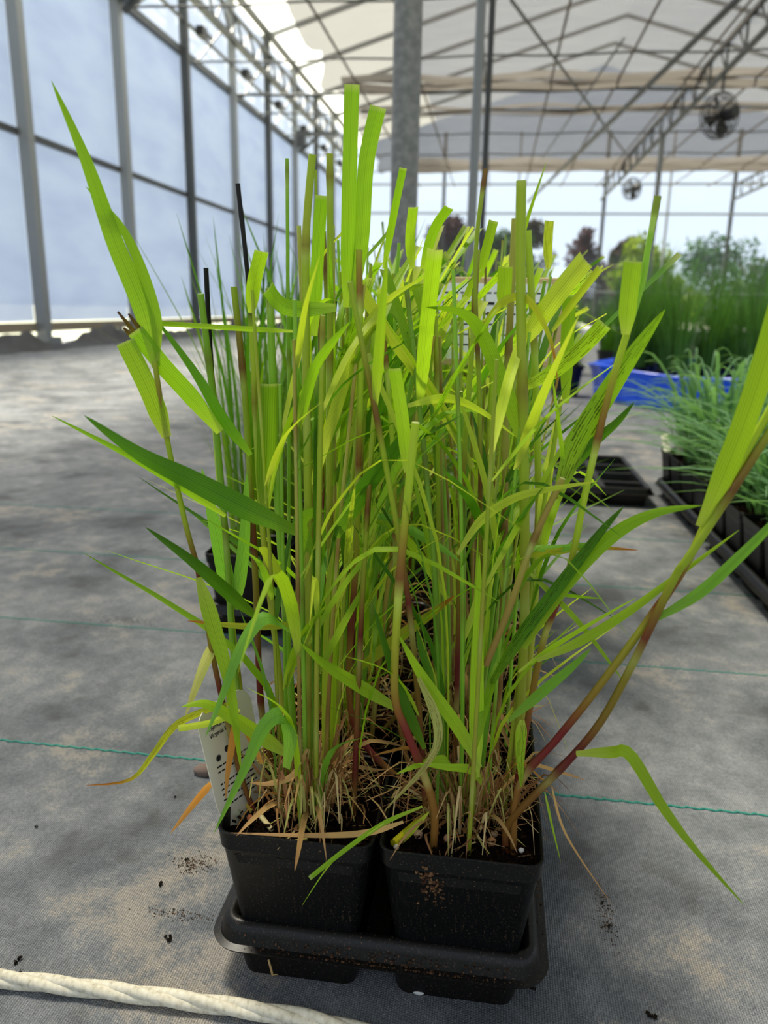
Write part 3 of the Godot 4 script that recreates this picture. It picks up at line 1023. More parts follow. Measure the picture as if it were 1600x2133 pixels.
func build_left_wall() -> void:
	var w := struct("wall_left", "milky plastic sheet wall with steel posts")
	for k in range(-5, 9):
		var z: float = Z0 - BAY * k
		var deep := 0.12 if k <= 1 else 0.10
		var b := MB.new()
		b.box(Vector3(WX + 0.10, 2.9, z), Vector3(0.12, 5.8, deep))
		b.box(Vector3(WX + 0.10, 0.05, z), Vector3(0.26, 0.10, 0.26))
		part(w, "post", b.done(), M.galvanised if k % 2 != 0 or k < 2 else M.dark_steel)
		if k == 8:
			continue
		for row in [[0.25, 2.16], [2.16, 4.2]]:
			var s := MB.new()
			var y0: float = row[0]
			var y1: float = row[1]
			s.box(Vector3(WX, (y0 + y1) * 0.5, z - BAY * 0.5), Vector3(0.006, y1 - y0 - 0.02, BAY - 0.02))
			part(w, "wall_panel", s.done(), M.wall_sheet)
		for row in [[4.24, 5.0], [5.0, 5.8]]:
			var s := MB.new()
			var y0: float = row[0]
			var y1: float = row[1]
			s.box(Vector3(WX, (y0 + y1) * 0.5, z - BAY * 0.5), Vector3(0.004, y1 - y0 - 0.03, BAY - 0.03))
			part(w, "glass_pane", s.done(), M.glazing)
		for a in [[0.20, 0.10, 0.05, "timber", "sill_board"], [2.16, 0.06, 0.06, "dark_steel", "girt"], [4.22, 0.10, 0.08, "dark_steel", "girt"]]:
			var g := MB.new()
			g.box(Vector3(WX + 0.03, a[0], z - BAY * 0.5), Vector3(a[2], a[1], BAY))
			part(w, a[4], g.done(), M[a[3]])
		# vent rail with its crank rods, between girt and truss
		var v := MB.new()
		v.bar(Vector3(WX + 0.12, 4.62, z), Vector3(WX + 0.12, 4.62, z - BAY), 0.04, 0.04)
		part(w, "vent_rail", v.done(), M.dark_steel)
		for d in [[4.25, 5.0, 0.25, 0.75], [5.0, 4.25, 0.25, 0.75]]:
			if d[0] < 4.5:
				var q := MB.new()
				q.bar(Vector3(WX + 0.10, d[0], z - BAY * d[2]), Vector3(WX + 0.10, d[1], z - BAY * d[3]), 0.03, 0.03)
				part(w, "brace_rod", q.done(), M.dark_steel)
		var m := MB.new()
		m.box(Vector3(WX + 0.20, 4.62, z - BAY * 0.22), Vector3(0.12, 0.14, 0.20))
		m.box(Vector3(WX + 0.24, 4.62, z - BAY * 0.30), Vector3(0.05, 0.05, 0.30))
		part(w, "vent_gearbox", m.done(), M.fan_black)
	var t := struct("wall_truss", "lattice truss running along the top of the plastic wall")
	for y in [5.0, 5.78]:
		var c := MB.new()
		c.bar(Vector3(WX + 0.18, y, 4), Vector3(WX + 0.18, y, -26.2), 0.10, 0.09)
		part(t, "chord", c.done(), M.dark_steel)
	var c2 := MB.new()
	c2.bar(Vector3(WX + 0.18, 5.42, 4), Vector3(WX + 0.18, 5.42, -26.2), 0.05, 0.05)
	part(t, "middle_rail", c2.done(), M.dark_steel)
	for k in 40:
		var z := 3.5 - 0.753 * k
		var q := MB.new()
		q.bar(Vector3(WX + 0.18, 5.0, z), Vector3(WX + 0.18, 5.42, z - 0.376), 0.035, 0.035)
		q.bar(Vector3(WX + 0.18, 5.42, z - 0.376), Vector3(WX + 0.18, 5.0, z - 0.753), 0.035, 0.035)
		part(t, "web_rod", q.done(), M.dark_steel)
	# bracket where the cross beam meets the second post
	for k in [1, 5]:
		var z: float = Z0 - BAY * k
		var q := MB.new()
		q.box(Vector3(WX + 0.26, 4.30, z), Vector3(0.20, 0.34, 0.26))
		q.bar(Vector3(WX + 0.2, 4.0, z), Vector3(WX + 0.75, 4.42, z), 0.06, 0.06)
		q.bar(Vector3(WX + 0.2, 4.42, z), Vector3(WX + 1.1, 4.42, z), 0.07, 0.07)
		part(t, "post_bracket", q.done(), M.dark_steel)


func build_roof() -> void:
	var r := struct("roof", "glazed greenhouse roof above the shade cloth")
	for k in range(-3, 9):
		var z: float = Z0 - BAY * k
		for side in [[-5.0, 5.8, -2.3, 6.6, "eave_glass"], [-2.3, 6.6, 3.1, 8.2, "roof_glass"], [3.1, 8.2, 11.5, 5.8, "roof_glass"]]:
			var a := Vector3(side[0], side[1], z - BAY * 0.5)
			var b := Vector3(side[2], side[3], z - BAY * 0.5)
			var g := MB.new()
			var s := (b - a).normalized()
			g.box((a + b) * 0.5, Vector3(a.distance_to(b), 0.004, BAY - 0.06), Basis(s, Vector3(-s.y, s.x, 0), Vector3(0, 0, 1)))
			part(r, "roof_pane", g.done(), M[side[4]])
			var q := MB.new()
			q.bar(a + Vector3(0, -0.05, BAY * 0.5), b + Vector3(0, -0.05, BAY * 0.5), 0.06, 0.09)
			part(r, "rafter", q.done(), M.galvanised)
	var ce := struct("ceiling", "pale grey shade cloth drawn across under the roof")
	# two curtains of cloth, each sagging between its cross wires
	var f := FastNoiseLite.new()
	f.seed = 19
	f.frequency = 0.35
	for cur in [[4.0, -14.9, 40], [-14.9, -23.0, 24]]:
		var b := MB.new()
		var n: int = cur[2]
		var nx := 48
		var ids := []
		for i in n * 2 + 1:
			for j in nx + 1:
				var z: float = lerpf(cur[0], cur[1], float(i) / (n * 2))
				var x := lerpf(-2.75 - 0.4 * clampf((-z - 10.0) / 12.0, 0, 1), 11.0, float(j) / nx)
				if j == 0:
					x += 0.07 * sin(z * 2.4) + 0.18 * f.get_noise_2d(z, 50.0)
				var y := 4.26 - 0.05 * absf(sin(PI * z / 2.26)) - 0.045 * absf(sin(PI * (x + 0.35) / 1.087)) + 0.05 * f.get_noise_2d(x, z * 2.5)
				if j == 0:
					y -= 0.16 + 0.1 * sin(z * 3.1)
				ids.append(b.vert(Vector3(x, y, z), Vector3.DOWN))
		for i in n * 2 + 1:
			for j in nx + 1:
				var a: Vector3 = b.v[ids[mini(i + 1, n * 2) * (nx + 1) + j]] - b.v[ids[maxi(i - 1, 0) * (nx + 1) + j]]
				var d: Vector3 = b.v[ids[i * (nx + 1) + mini(j + 1, nx)]] - b.v[ids[i * (nx + 1) + maxi(j - 1, 0)]]
				var nn := a.cross(d).normalized()
				b.n[ids[i * (nx + 1) + j]] = nn if nn.y < 0 else -nn
		for i in n * 2:
			for j in nx:
				b.quad(ids[i * (nx + 1) + j], ids[(i + 1) * (nx + 1) + j], ids[(i + 1) * (nx + 1) + j + 1], ids[i * (nx + 1) + j + 1])
		part(ce, "shade_curtain", b.done(), M.shade_cloth)
	# cloth gathered in folds at the leading edges
	for g in [[-14.5, 0.40], [-16.35, 0.20], [-22.4, 0.7]]:
		var b := MB.new()
		for layer in 4:
			var p := PackedVector3Array()
			var w := PackedFloat32Array()
			var sd := PackedVector3Array()
			var cc := PackedColorArray()
			for i in 61:
				var x := -2.8 + 13.8 * i / 60.0
				var z: float = g[0] - g[1] * (layer - 1.5) * 0.3
				p.append(Vector3(x, 4.20 - 0.03 * layer + 0.03 * sin(x * 2.2 + layer), z + 0.04 * sin(x * 3.0 + layer * 2)))
				w.append(g[1] * 0.22)
				sd.append(Vector3(0, 0.5 if layer % 2 == 0 else -0.5, 1))
				cc.append(Color.WHITE)
			b.ribbon(p, w, sd, cc, 0.2, 2)
		part(ce, "gathered_fold", b.done(), M.gathered_cloth)
	# ropes along the house that carry the cloth, and wires across it
	for i in 13:
		var x := -2.53 + 1.087 * i
		var b := MB.new()
		var p := PackedVector3Array()
		var rr := PackedFloat32Array()
		for k in 15:
			p.append(Vector3(x, 4.19 - 0.02 * absf(sin(k * 0.9)), 3.5 - 29.5 * k / 14.0))
			rr.append(0.018)
		b.tube(p, rr, 6, PackedColorArray([Color.WHITE]))
		part(ce, "carrier_rope", b.done(), M.cable)
	for z in [-2.4, -4.7, -6.9, -8.7, -10.7, -12.99, -14.93, -16.3, -18.3, -20.6, -22.9]:
		var b := MB.new()
		var p := PackedVector3Array()
		var rr := PackedFloat32Array()
		for k in 57:
			var x := -4.9 + 16.0 * k / 56.0
			p.append(Vector3(x, 4.17 - 0.025 * pow(sin((x + 0.35) * PI / 2.17), 2.0), z))
			rr.append(0.028 if z == -14.93 else 0.016)
		b.tube(p, rr, 6, PackedColorArray([Color.WHITE]))
		part(ce, "cross_wire", b.done(), M.dark_steel)
	# flat wind braces just under the cloth
	for a in [[G(1600, -63, 4.0), G(1100, 420, 4.0), 0.045, "roof_brace"], [G(1065, 0, 4.1), G(1300, 315, 4.1), 0.022, "brace_cable"], [G(1300, 80, 4.1), G(1130, 330, 4.1), 0.015, "brace_cable"]]:
		var b := MB.new()
		b.tube(PackedVector3Array([a[0], a[1]]), PackedFloat32Array([a[2], a[2]]), 10, PackedColorArray([Color.WHITE]))
		part(ce, a[3], b.done(), M.dark_steel)
	# lattice trusses along the house
	for x in [3.1, 7.0]:
		var t := struct("roof_truss", "steel lattice truss under the shade cloth")
		for y in [4.25, 3.84]:
			var b := MB.new()
			b.bar(Vector3(x, y, 2), Vector3(x, y, -26.2), 0.06, 0.06)
			part(t, "chord", b.done(), M.dark_steel)
		for k in 31:
			var z := 1.6 - 0.9 * k
			var b := MB.new()
			b.bar(Vector3(x, 3.84, z), Vector3(x, 4.25, z - 0.02), 0.03, 0.03)
			b.bar(Vector3(x, 3.84, z), Vector3(x, 4.25, z - 0.45), 0.022, 0.022)
			part(t, "web_rod", b.done(), M.dark_steel)


func build_end_wall() -> void:
	var w := struct("wall_back", "glazed end wall of the greenhouse")
	var z := -26.2
	var xs := [-5.0, -1.78, 0.55, 3.2, 5.12, 7.0, 9.2, 11.5]
	for i in xs.size():
		var b := MB.new()
		b.box(Vector3(xs[i], 2.9, z), Vector3(0.10 if i % 2 == 1 else 0.06, 5.8, 0.10))
		part(w, "post", b.done(), M.dark_steel if i % 2 == 1 else M.galvanised)
		if i < xs.size() - 1:
			var g := MB.new()
			g.box(Vector3((xs[i] + xs[i + 1]) * 0.5, 2.9, z), Vector3(xs[i + 1] - xs[i] - 0.1, 5.7, 0.004))
			part(w, "glass_pane", g.done(), M.glazing)
	for y in [1.1, 3.42, 4.28]:
		var b := MB.new()
		b.bar(Vector3(-5, y, z + 0.06), Vector3(11.5, y, z + 0.06), 0.05, 0.06)
		part(w, "girt", b.done(), M.galvanised)


func build_columns() -> void:
	# round steel columns down the middle of the house
	for a in [[852.0, 841.0, -3.0, 0.0500, "column_steel", "thick round grey steel column standing behind the wildrye"], [998.0, 984.0, -5.4, 0.031, "galvanised", "slim pale steel column beside the dark pipe, behind the thick one"], [1012.0, 1006.0, -7.4, 0.027, "dark_steel", "dark steel pipe standing close beside the slim pale column"]]:
		var x: float = P(a[1], 430, a[2]).x
		var o := thing("support_column", a[5], "column", Vector3(x, 0, a[2]))
		var b := MB.new()
		b.tube(PackedVector3Array([Vector3.ZERO, Vector3(0.0, 4.24, 0)]), PackedFloat32Array([a[3], a[3]]), 28, PackedColorArray([Color.WHITE]))
		part(o, "shaft", b.done(), M[a[4]])
		var c := MB.new()
		c.box(Vector3(0, 0.006, 0), Vector3(0.20, 0.012, 0.20))
		part(o, "base_plate", c.done(), M[a[4]])
		var d := MB.new()
		d.box(Vector3(0, 4.22, 0), Vector3(0.16, 0.012, 0.16))
		part(o, "top_plate", d.done(), M[a[4]])
	for a in [[3.1, -17.1, "far thin column under the lattice truss, beyond the hanging fan"], [3.1, -9.0, "thin column under the lattice truss, before the hanging fan"], [7.0, -17.1, "thin column under the outer lattice truss"]]:
		var o := thing("support_column", a[2], "column", Vector3(a[0], 0, a[1]))
		var b := MB.new()
		b.box(Vector3(0, 1.92, 0), Vector3(0.09, 3.84, 0.09))
		part(o, "shaft", b.done(), M.galvanised)
		var c := MB.new()
		c.box(Vector3(0, 0.01, 0), Vector3(0.22, 0.02, 0.22))
		part(o, "base_plate", c.done(), M.galvanised)
	# air fans hung from the truss
	var fans := [[Vector3(3.1, 3.27, -12.85), "black basket fan hanging from the lattice truss, the nearer one"], [Vector3(3.75, 3.93, -24.6), "black basket fan hanging near the glazed end wall"]]
	for a in fans:
		var o := thing("basket_fan", a[1], "fan", a[0], 0.55)
		var g := MB.new()
		for ring in [[0.30, -0.07], [0.31, 0.0], [0.30, 0.07], [0.21, -0.105], [0.12, -0.12], [0.21, 0.105], [0.12, 0.12]]:
			var p := PackedVector3Array()
			var rr := PackedFloat32Array()
			for k in 25:
				p.append(Vector3(cos(TAU * k / 24) * ring[0], sin(TAU * k / 24) * ring[0], ring[1]))
				rr.append(0.010 if ring[0] > 0.25 else 0.006)
			g.tube(p, rr, 5, PackedColorArray([Color.WHITE]), false)
		for k in 16:
			var d := Vector3(cos(TAU * k / 16), sin(TAU * k / 16), 0)
			g.tube(PackedVector3Array([d * 0.05 + Vector3(0, 0, -0.125), d * 0.21 + Vector3(0, 0, -0.105), d * 0.31, d * 0.21 + Vector3(0, 0, 0.105), d * 0.05 + Vector3(0, 0, 0.125)]), PackedFloat32Array([0.005, 0.005, 0.005, 0.005, 0.005]), 4, PackedColorArray([Color.WHITE]), false)
		part(o, "wire_guard", g.done(), M.fan_black)
		var m := MB.new()
		m.lathe([[0.0, -0.30], [0.08, -0.30], [0.10, -0.27], [0.10, -0.10], [0.06, -0.02], [0.04, 0.10], [0.0, 0.10]], Vector3.ZERO, Basis(Vector3.RIGHT, Vector3(0, 0, -1), Vector3.UP), 16)
		part(o, "motor", m.done(), M.fan_black)
		for k in 4:
			var q := MB.new()
			var an := TAU * k / 4 + 0.4
			var d := Vector3(cos(an), sin(an), 0)
			var s := Vector3(-sin(an), cos(an), 0)
			q.ribbon(PackedVector3Array([d * 0.05, d * 0.16, d * 0.27]), PackedFloat32Array([0.04, 0.08, 0.09]), PackedVector3Array([s + Vector3(0, 0, 0.8), s + Vector3(0, 0, 0.6), s + Vector3(0, 0, 0.4)]), PackedColorArray([Color.WHITE, Color.WHITE, Color.WHITE]), 0.1, 1)
			part(o, "blade", q.done(), M.fan_black)
		var h := MB.new()
		var top: float = (3.82 if a[0].x < 3.2 else 4.20) - a[0].y
		h.bar(Vector3(0, 0.30, 0), Vector3(0, top, 0), 0.03, 0.03)
		part(o, "hanger", h.done(), M.dark_steel)


func build_front_tray() -> void:
	var c := Vector3(-0.0595, 0, -0.6555)
	var pitch := 0.113
	var tr := tray("black plastic carrying tray with turned-down rim under the wildrye pots", "tray", c, 2, 4, pitch)
	part(tr, "white_root_tip", pebble(0.0035, lin(0.86, 0.86, 0.84), 3), M.tinted, P(872, 2068, -0.4440) - c).scale = Vector3(1.1, 0.5, 0.35)
	# soil caught on the tray's rim
	rng.seed = 88
	var gr := MB.new()
	for i in 420:
		var front := rng.randf() < 0.72
		var t := pow(rng.randf(), 2.0)
		var e := lerpf(0.0022, -0.0030, t)
		var y := lerpf(0.0346, 0.0415, t) if t > 0.15 else 0.0343
		var g := rng.randf_range(0.0003, 0.0010)
		var along := clampf(rng.randfn() * 0.42, -0.95, 0.95) if rng.randf() < 0.6 else rng.randf_range(-0.95, 0.95)
		var p := Vector3(along * 0.098, y, 0.223 + e) if front else Vector3(0.1175 + e, y, rng.randf_range(-0.2, 0.2))
		gr.box(p, Vector3(g, g * 0.7, g * rng.randf_range(0.7, 2.0)), Basis(Vector3.UP, rng.randf() * TAU), [lin(0.22, 0.15, 0.11), lin(0.30, 0.21, 0.15), lin(0.42, 0.31, 0.22)][rng.randi() % 3])
	part(tr, "soil_crumbs", gr.done(), M.tinted).set_meta("kind", "stuff")
	var pots := []
	var grp := "wildrye pots behind the front pair"
	for j in 4:
		for i in 2:
			var at := c + Vector3((i - 0.5) * pitch, 0.0030, (1.5 - j) * pitch)
			var label: String = ["", "second", "third", "last"][j] + " pot of mown wildrye in the tray row " + ("that starts with the white plant label" if i == 0 else "behind the soil-smeared pot")
			if j == 0:
				label = "black square pot of wildrye with the white plant label stuck in its soil" if i == 0 else "black square pot of wildrye with a smear of soil down its face"
			var o := potted("potted_wildrye", label, "potted plant", at, 0.0, grp if j > 0 else "", i + j)
			pots.append(o)
	for k in 8:
		var o: Node3D = pots[k]
		var n: int = [8, 8, 17, 10, 16, 8, 15, 8][k]
		wildrye(o, n, 300 + k, Vector3.RIGHT if k % 2 == 0 else Vector3.LEFT * 0.0, 0.49 if k < 2 or k % 2 == 1 else 0.505, "gymgym", 0.75 if k < 2 else 1.0, 0.6 if k > 2 and k % 2 == 1 else 1.0)
		rng.seed = 500 + k
		thatch(o, 230 if k < 2 else 110, 0.066, 0.055)
		for q in (12 if k < 2 else 6):
			dry_leaf(o, ["t", "r", "t", "t"][rng.randi() % 4], rng.randf_range(0, TAU), rng.randf_range(0.04, 0.075), rng.randf_range(0.005, 0.05), rng.randf_range(0.001, 0.0024))
	build_seen(pots)
	# pale fertiliser beads and a bit of perlite on the soil
	var beads := [[0, 469, 1707, 0.0036, Color(0.80, 0.52, 0.38)], [0, 521, 1704, 0.0026, Color(0.74, 0.44, 0.30)], [0, 673, 1675, 0.0030, Color(0.80, 0.52, 0.24)], [0, 623, 1697, 0.0024, Color(0.82, 0.60, 0.30)], [0, 538, 1752, 0.0026, Color(0.66, 0.42, 0.28)], [0, 492, 1694, 0.0034, Color(0.70, 0.72, 0.60)], [0, 667, 1684, 0.0022, Color(0.62, 0.36, 0.2)],
		[1, 871, 1738, 0.0032, Color(0.82, 0.66, 0.56)], [1, 932, 1746, 0.0028, Color(0.76, 0.56, 0.44)], [1, 1024, 1753, 0.0032, Color(0.72, 0.52, 0.34)], [1, 1086, 1772, 0.0020, Color(0.9, 0.88, 0.84)], [1, 1030, 1737, 0.0026, Color(0.72, 0.60, 0.46)], [1, 826, 1765, 0.0020, Color(0.86, 0.84, 0.78)]]
	for i in beads.size():
		var a: Array = beads[i]
		var o: Node3D = pots[a[0]]
		part(o, "fertiliser_bead", pebble(a[3], a[4].srgb_to_linear(), i), M.tinted, G(a[1], a[2], SOIL + 0.006) - o.position)
	# cut straws and scraps lying on the soil
	for a in [[0, 506, 1660, 524, 1690, 0.0022, Color(0.80, 0.70, 0.30)], [0, 545, 1702, 566, 1728, 0.0021, Color(0.86, 0.80, 0.58)], [0, 610, 1753, 640, 1748, 0.0012, Color(0.80, 0.74, 0.40)], [1, 820, 1757, 892, 1692, 0.0030, Color(0.80, 0.76, 0.14)]]:
		var o: Node3D = pots[a[0]]
		var b := MB.new()
		b.tube(PackedVector3Array([G(a[1], a[2], SOIL + 0.007) - o.position, G(a[3], a[4], SOIL + 0.007) - o.position]), PackedFloat32Array([a[5], a[5] * 0.8]), 7, PackedColorArray([a[6].srgb_to_linear()]))
		part(o, "straw", b.done(), M.tinted)
	# wet soil stuck to the face of the right-hand pot
	rng.seed = 66
	var sm := MB.new()
	var o1: Node3D = pots[1]
	for i in 150:
		var t := rng.randf()
		var px := lerpf(885, 945, t) + rng.randfn() * lerpf(8, 26, t)
		var py := lerpf(1815, 1905, t) + rng.randfn() * 12.0
		var h := 0.10 - 0.0007 * (py - 1815)
		var zf := 0.0402 + (0.0520 - 0.039) * clampf(h / 0.110, 0, 1)
		var p := P(px, py, o1.position.z + zf) - o1.position
		p.z = zf + 0.0008
		sm.box(p, Vector3(rng.randf_range(0.0006, 0.003), rng.randf_range(0.0006, 0.0022), rng.randf_range(0.0006, 0.002)), Basis.from_euler(Vector3(rng.randf() * 3, rng.randf() * 3, rng.randf() * 3)), [lin(0.26, 0.18, 0.12), lin(0.34, 0.24, 0.16), lin(0.46, 0.34, 0.23), lin(0.16, 0.12, 0.09)][rng.randi() % 4])
	var sp := part(o1, "soil_smear", sm.done(), M.tinted)
	sp.set_meta("kind", "stuff")


func build_rear_trays() -> void:
	var pitch := 0.113
	# behind the front tray: a second one of wildrye, and one of softer grass to its left
	var ta := Vector3(-0.045, 0, -1.21)
	var tb := Vector3(-0.287, 0, -1.235)
	tray("black carrying tray of wildrye right behind the front tray", "tray", ta, 2, 4, pitch)
	tray("black carrying tray of soft fine grass on the open cloth, left of the rear wildrye", "tray", tb, 2, 4, pitch)
	var protos := []
	var k := 0
	for j in 4:
		for i in 2:
			var off := Vector3((i - 0.5) * pitch, 0.003, (1.5 - j) * pitch)
			var lab := "black square pot of mown wildrye in the second tray, behind the front tray"
			if k < 3:
				var o := potted("potted_wildrye", lab, "potted plant", ta + off, 0.0, "wildrye pots in the second tray", k)
				wildrye(o, 14, 700 + k, Vector3.ZERO, 0.51)
				protos.append(o)
			else:
				copy(protos[k % 3], ta + off, PI / 2 * (k % 4), lab, "wildrye pots in the second tray")
			k += 1
	var soft := []
	k = 0
	for j in 4:
		for i in 2:
			var off := Vector3((i - 0.5) * pitch, 0.003, (1.5 - j) * pitch)
			var lab := "black square pot of soft tall fine grass in the left rear tray"
			if k < 2:
				var o := potted("potted_soft_grass", lab, "potted plant", tb + off, 0.0, "soft grass pots in the left rear tray", k)
				rng.seed = 800 + k
				for q in 26:
					var a := rng.randf_range(0, TAU)
					var d := Vector3(cos(a), 0, sin(a))
					var s := d * rng.randf_range(0.0, 0.035) + Vector3.UP * (SOIL - 0.003)
					var l := rng.randf_range(0.22, 0.52)
					var f := rng.randf_range(0.03, 0.28)
					part(o, "leaf_blade", blade([s, s + (d * f * 0.4 + Vector3.UP) * l * 0.5, s + (d * f + Vector3.UP * 0.97) * l], rng.randf_range(0.0022, 0.0048), false, d.cross(Vector3.UP), rng.randf_range(-1, 1), ["m", "d", "b", "m"][rng.randi() % 4], 0.3, 10, 1), M.leaf)
				var fine := MB.new()
				for q in 90:
					var a := rng.randf_range(0, TAU)
					var d := Vector3(cos(a), 0, sin(a))
					var s := d * rng.randf_range(0.0, 0.035) + Vector3.UP * (SOIL - 0.003)
					var l := rng.randf_range(0.15, 0.46)
					var f := rng.randf_range(0.05, 0.6)
					var p := spline([s, s + (d * f * 0.4 + Vector3.UP) * l * 0.5, s + (d * f + Vector3.UP * 0.8) * l], 8)
					var w := PackedFloat32Array()
					var sd := PackedVector3Array()
					var cc := PackedColorArray()
					var col := lin(0.40, 0.58, 0.22).lerp(lin(0.66, 0.62, 0.34), rng.randf() * 0.6)
					for z in 8:
						w.append(0.0009 * (1.05 - z / 7.0)); sd.append(d.cross(Vector3.UP)); cc.append(col)
					fine.ribbon(p, w, sd, cc, 0.2, 1)
				part(o, "fine_blades", fine.done(), M.foliage).set_meta("kind", "stuff")
				soft.append(o)
			else:
				copy(soft[k % 2], tb + off, PI / 2 * (k % 4) + 0.3 * 0.0, lab, "soft grass pots in the left rear tray")
			k += 1
	# a notice on a stake among the rear pots
	var s := thing("notice_board", "cream notice card with white printed sheet standing among the rear pots", "sign", Vector3(0.005, 0, -0.945), 0.0)
	var b := MB.new()
	b.loft([[0.086, 0.050, 0.010, -0.002], [0.087, 0.051, 0.010, -0.0012], [0.087, 0.051, 0.010, 0.0012], [0.086, 0.050, 0.010, 0.002]], Vector3.ZERO, Color.WHITE, 5, true, true)
	var bd := part(s, "board", b.done(), M.tan_board, Vector3(0, 0.462, 0))
	bd.rotation = Vector3(PI / 2 - 0.10, 0, 0.03)
	var pa := MB.new()
	pa.box(Vector3.ZERO, Vector3(0.142, 0.0006, 0.088))
	part(bd, "paper_sheet", pa.done(), M.white_paper, Vector3(-0.012, 0.0024, 0.0))
	rng.seed = 31
	var pr := MB.new()
	for i in 6:
		var x := -0.075
		while x < 0.045:
			var l := rng.randf_range(0.003, 0.012)
			pr.box(Vector3(x + l * 0.5, 0.0029, -0.033 + 0.012 * i), Vector3(l, 0.0002, 0.0018 if i != 1 else 0.0035))
			x += l + 0.003
	part(bd, "print", pr.done(), M.ink)
	var st := MB.new()
	st.box(Vector3(0, 0.215, -0.008), Vector3(0.014, 0.43, 0.006))
	part(s, "stake", st.done(), M.timber)


func build_right_side() -> void:
	var pitch := 0.113
	var empty := tray("empty black carrying tray lying on the cloth beside the sedge trays", "tray", Vector3(0.300, 0, -2.18), 2, 4, 0.118)
	empty.rotation.y = 0.0
	# sedges in four more trays along the right
	var protos := []
	var k := 0
	var tl := ["in the tray whose side faces the open cloth", "in the tray right beside the empty tray", "in the outer tray before the last one", "in the outer tray nearest the blue pool"]
	for ti in 4:
		var t: Vector3 = [Vector3(0.573, 0, -1.42), Vector3(0.573, 0, -1.90), Vector3(0.816, 0, -1.46), Vector3(0.816, 0, -1.94)][ti]
		tray("black carrying tray of sedge, " + ["its side facing the open cloth", "standing right beside the empty tray", "outer one before the last", "outer one nearest the blue pool"][ti], "tray", t, 2, 4, pitch, "trays of blue-green sedge")
		for j in 4:
			for i in 2:
				var at: Vector3 = t + Vector3((i - 0.5) * pitch, 0.003, (1.5 - j) * pitch)
				var lab: String = "black square pot of arching blue-green sedge " + tl[ti]
				if k < 3:
					var o := potted("potted_sedge", lab, "potted plant", at, 0.0, "blue-green sedge pots", k)
					rng.seed = 1000 + k
					for q in 38:
						var a := rng.randf_range(0, TAU)
						var d := Vector3(cos(a), 0, sin(a))
						var s := d * rng.randf_range(0.0, 0.03) + Vector3.UP * (SOIL - 0.003)
						var l := rng.randf_range(0.16, 0.36)
						var f := rng.randf_range(0.15, 0.95)
						var u := sqrt(maxf(0.1, 1.0 - f * f))
						part(o, "leaf_blade", blade([s, s + (d * f * 0.35 + Vector3.UP * u) * l * 0.5, s + (d * f * 0.85 + Vector3.UP * u * 0.95) * l * 0.85, s + (d * f * 1.15 + Vector3.UP * u * 0.8) * l], rng.randf_range(0.0034, 0.0058), false, d.cross(Vector3.UP), rng.randf_range(-0.6, 0.6), "e", 0.35, 10, 1), M.leaf)
					protos.append(o)
				else:
					copy(protos[k % 3], at, PI / 2 * (k % 4), lab, "blue-green sedge pots")
				k += 1
	# white labels among the sedges
	for a in [[1418, 930, -2.05, "white label tag standing in the sedge tray, nearest the blue pool"], [1384, 952, -1.98, "small white label tag lying low among the sedge blades"]]:
		var at := P(a[0], a[1], a[2])
		var o := thing("plant_label", a[3], "label", Vector3(at.x, SOIL, a[2]), -0.3)
		var b := MB.new()
		b.loft([[0.009, 0.034, 0.006, -0.0005], [0.009, 0.034, 0.006, 0.0005]], Vector3.ZERO, Color.WHITE, 4, true, true)
		var p := part(o, "card", b.done(), M.white_card, Vector3(0, 0.034, 0))
		p.rotation.x = PI / 2 - 0.2
		if a[0] == 1384:
			p.rotation = Vector3(0.5, 0.3, 0.2)
			p.position.y = 0.05
	# a round blue pool holding pots of tall rushes
	var pc := Vector3(1.42, 0, -4.62)
	var pool := thing("paddling_pool", "round bright blue plastic paddling pool holding pots of tall green rush", "pool", pc)
	var w := MB.new()
	var sides := 72
	var prof := [[0.80, 0.0], [0.812, 0.02], [0.825, 0.165], [0.85, 0.19], [0.855, 0.185], [0.835, 0.155], [0.80, 0.025]]
	for i in prof.size() - 1:
		for q in sides:
			var pts := []
			for e in [[i, q], [i, q + 1], [i + 1, q + 1], [i + 1, q]]:
				var an: float = TAU * e[1] / sides
				var rr: float = prof[e[0]][0] * (1.0 + 0.012 * sin(an * 18.0))
				pts.append(Vector3(cos(an) * rr, prof[e[0]][1] * (1.0 + 0.05 * sin(an * 5.0)), sin(an) * rr))
			var nn: Vector3 = (pts[2] - pts[0]).cross(pts[1] - pts[0]).normalized()
			var outw := Vector3(pts[0].x, 0, pts[0].z).normalized() * (1.0 if i < 4 else -1.0) + Vector3.UP * 0.3
			w.face(pts[0], pts[1], pts[2], pts[3], nn if nn.dot(outw) > 0 else -nn)
	part(pool, "wall", w.done(), M.blue_plastic)
	var fl := MB.new()
	fl.lathe([[0.80, 0.012], [0.0, 0.012]], Vector3.ZERO, Basis.IDENTITY, 36)
	part(pool, "bottom", fl.done(), M.blue_plastic)
	rng.seed = 77
	var protos2 := []
	var n := 0
	for a in [[-0.45, 0.30], [-0.66, 0.14], [-0.10, 0.42], [0.25, 0.40], [0.52, 0.20], [-0.58, -0.05], [-0.22, 0.06], [0.14, 0.06], [-0.40, -0.36], [-0.02, -0.30], [0.34, -0.24], [0.60, -0.15]]:
		var at: Vector3 = pc + Vector3(a[0], 0.013, a[1])
		var lab := "black pot of tall fine dark green rush standing in the blue pool"
		if n < 3:
			var o := tall_rush("potted_rush", lab, at, 1100 + n, lin(0.34, 0.50, 0.22), 0.66 + 0.05 * n, "rush pots in the blue pool")
			protos2.append(o)
		else:
			copy(protos2[n % 3], at, rng.randf_range(0, TAU), lab, "rush pots in the blue pool")
		n += 1
	# more pots stand on the cloth beyond the pool
	var m := 0
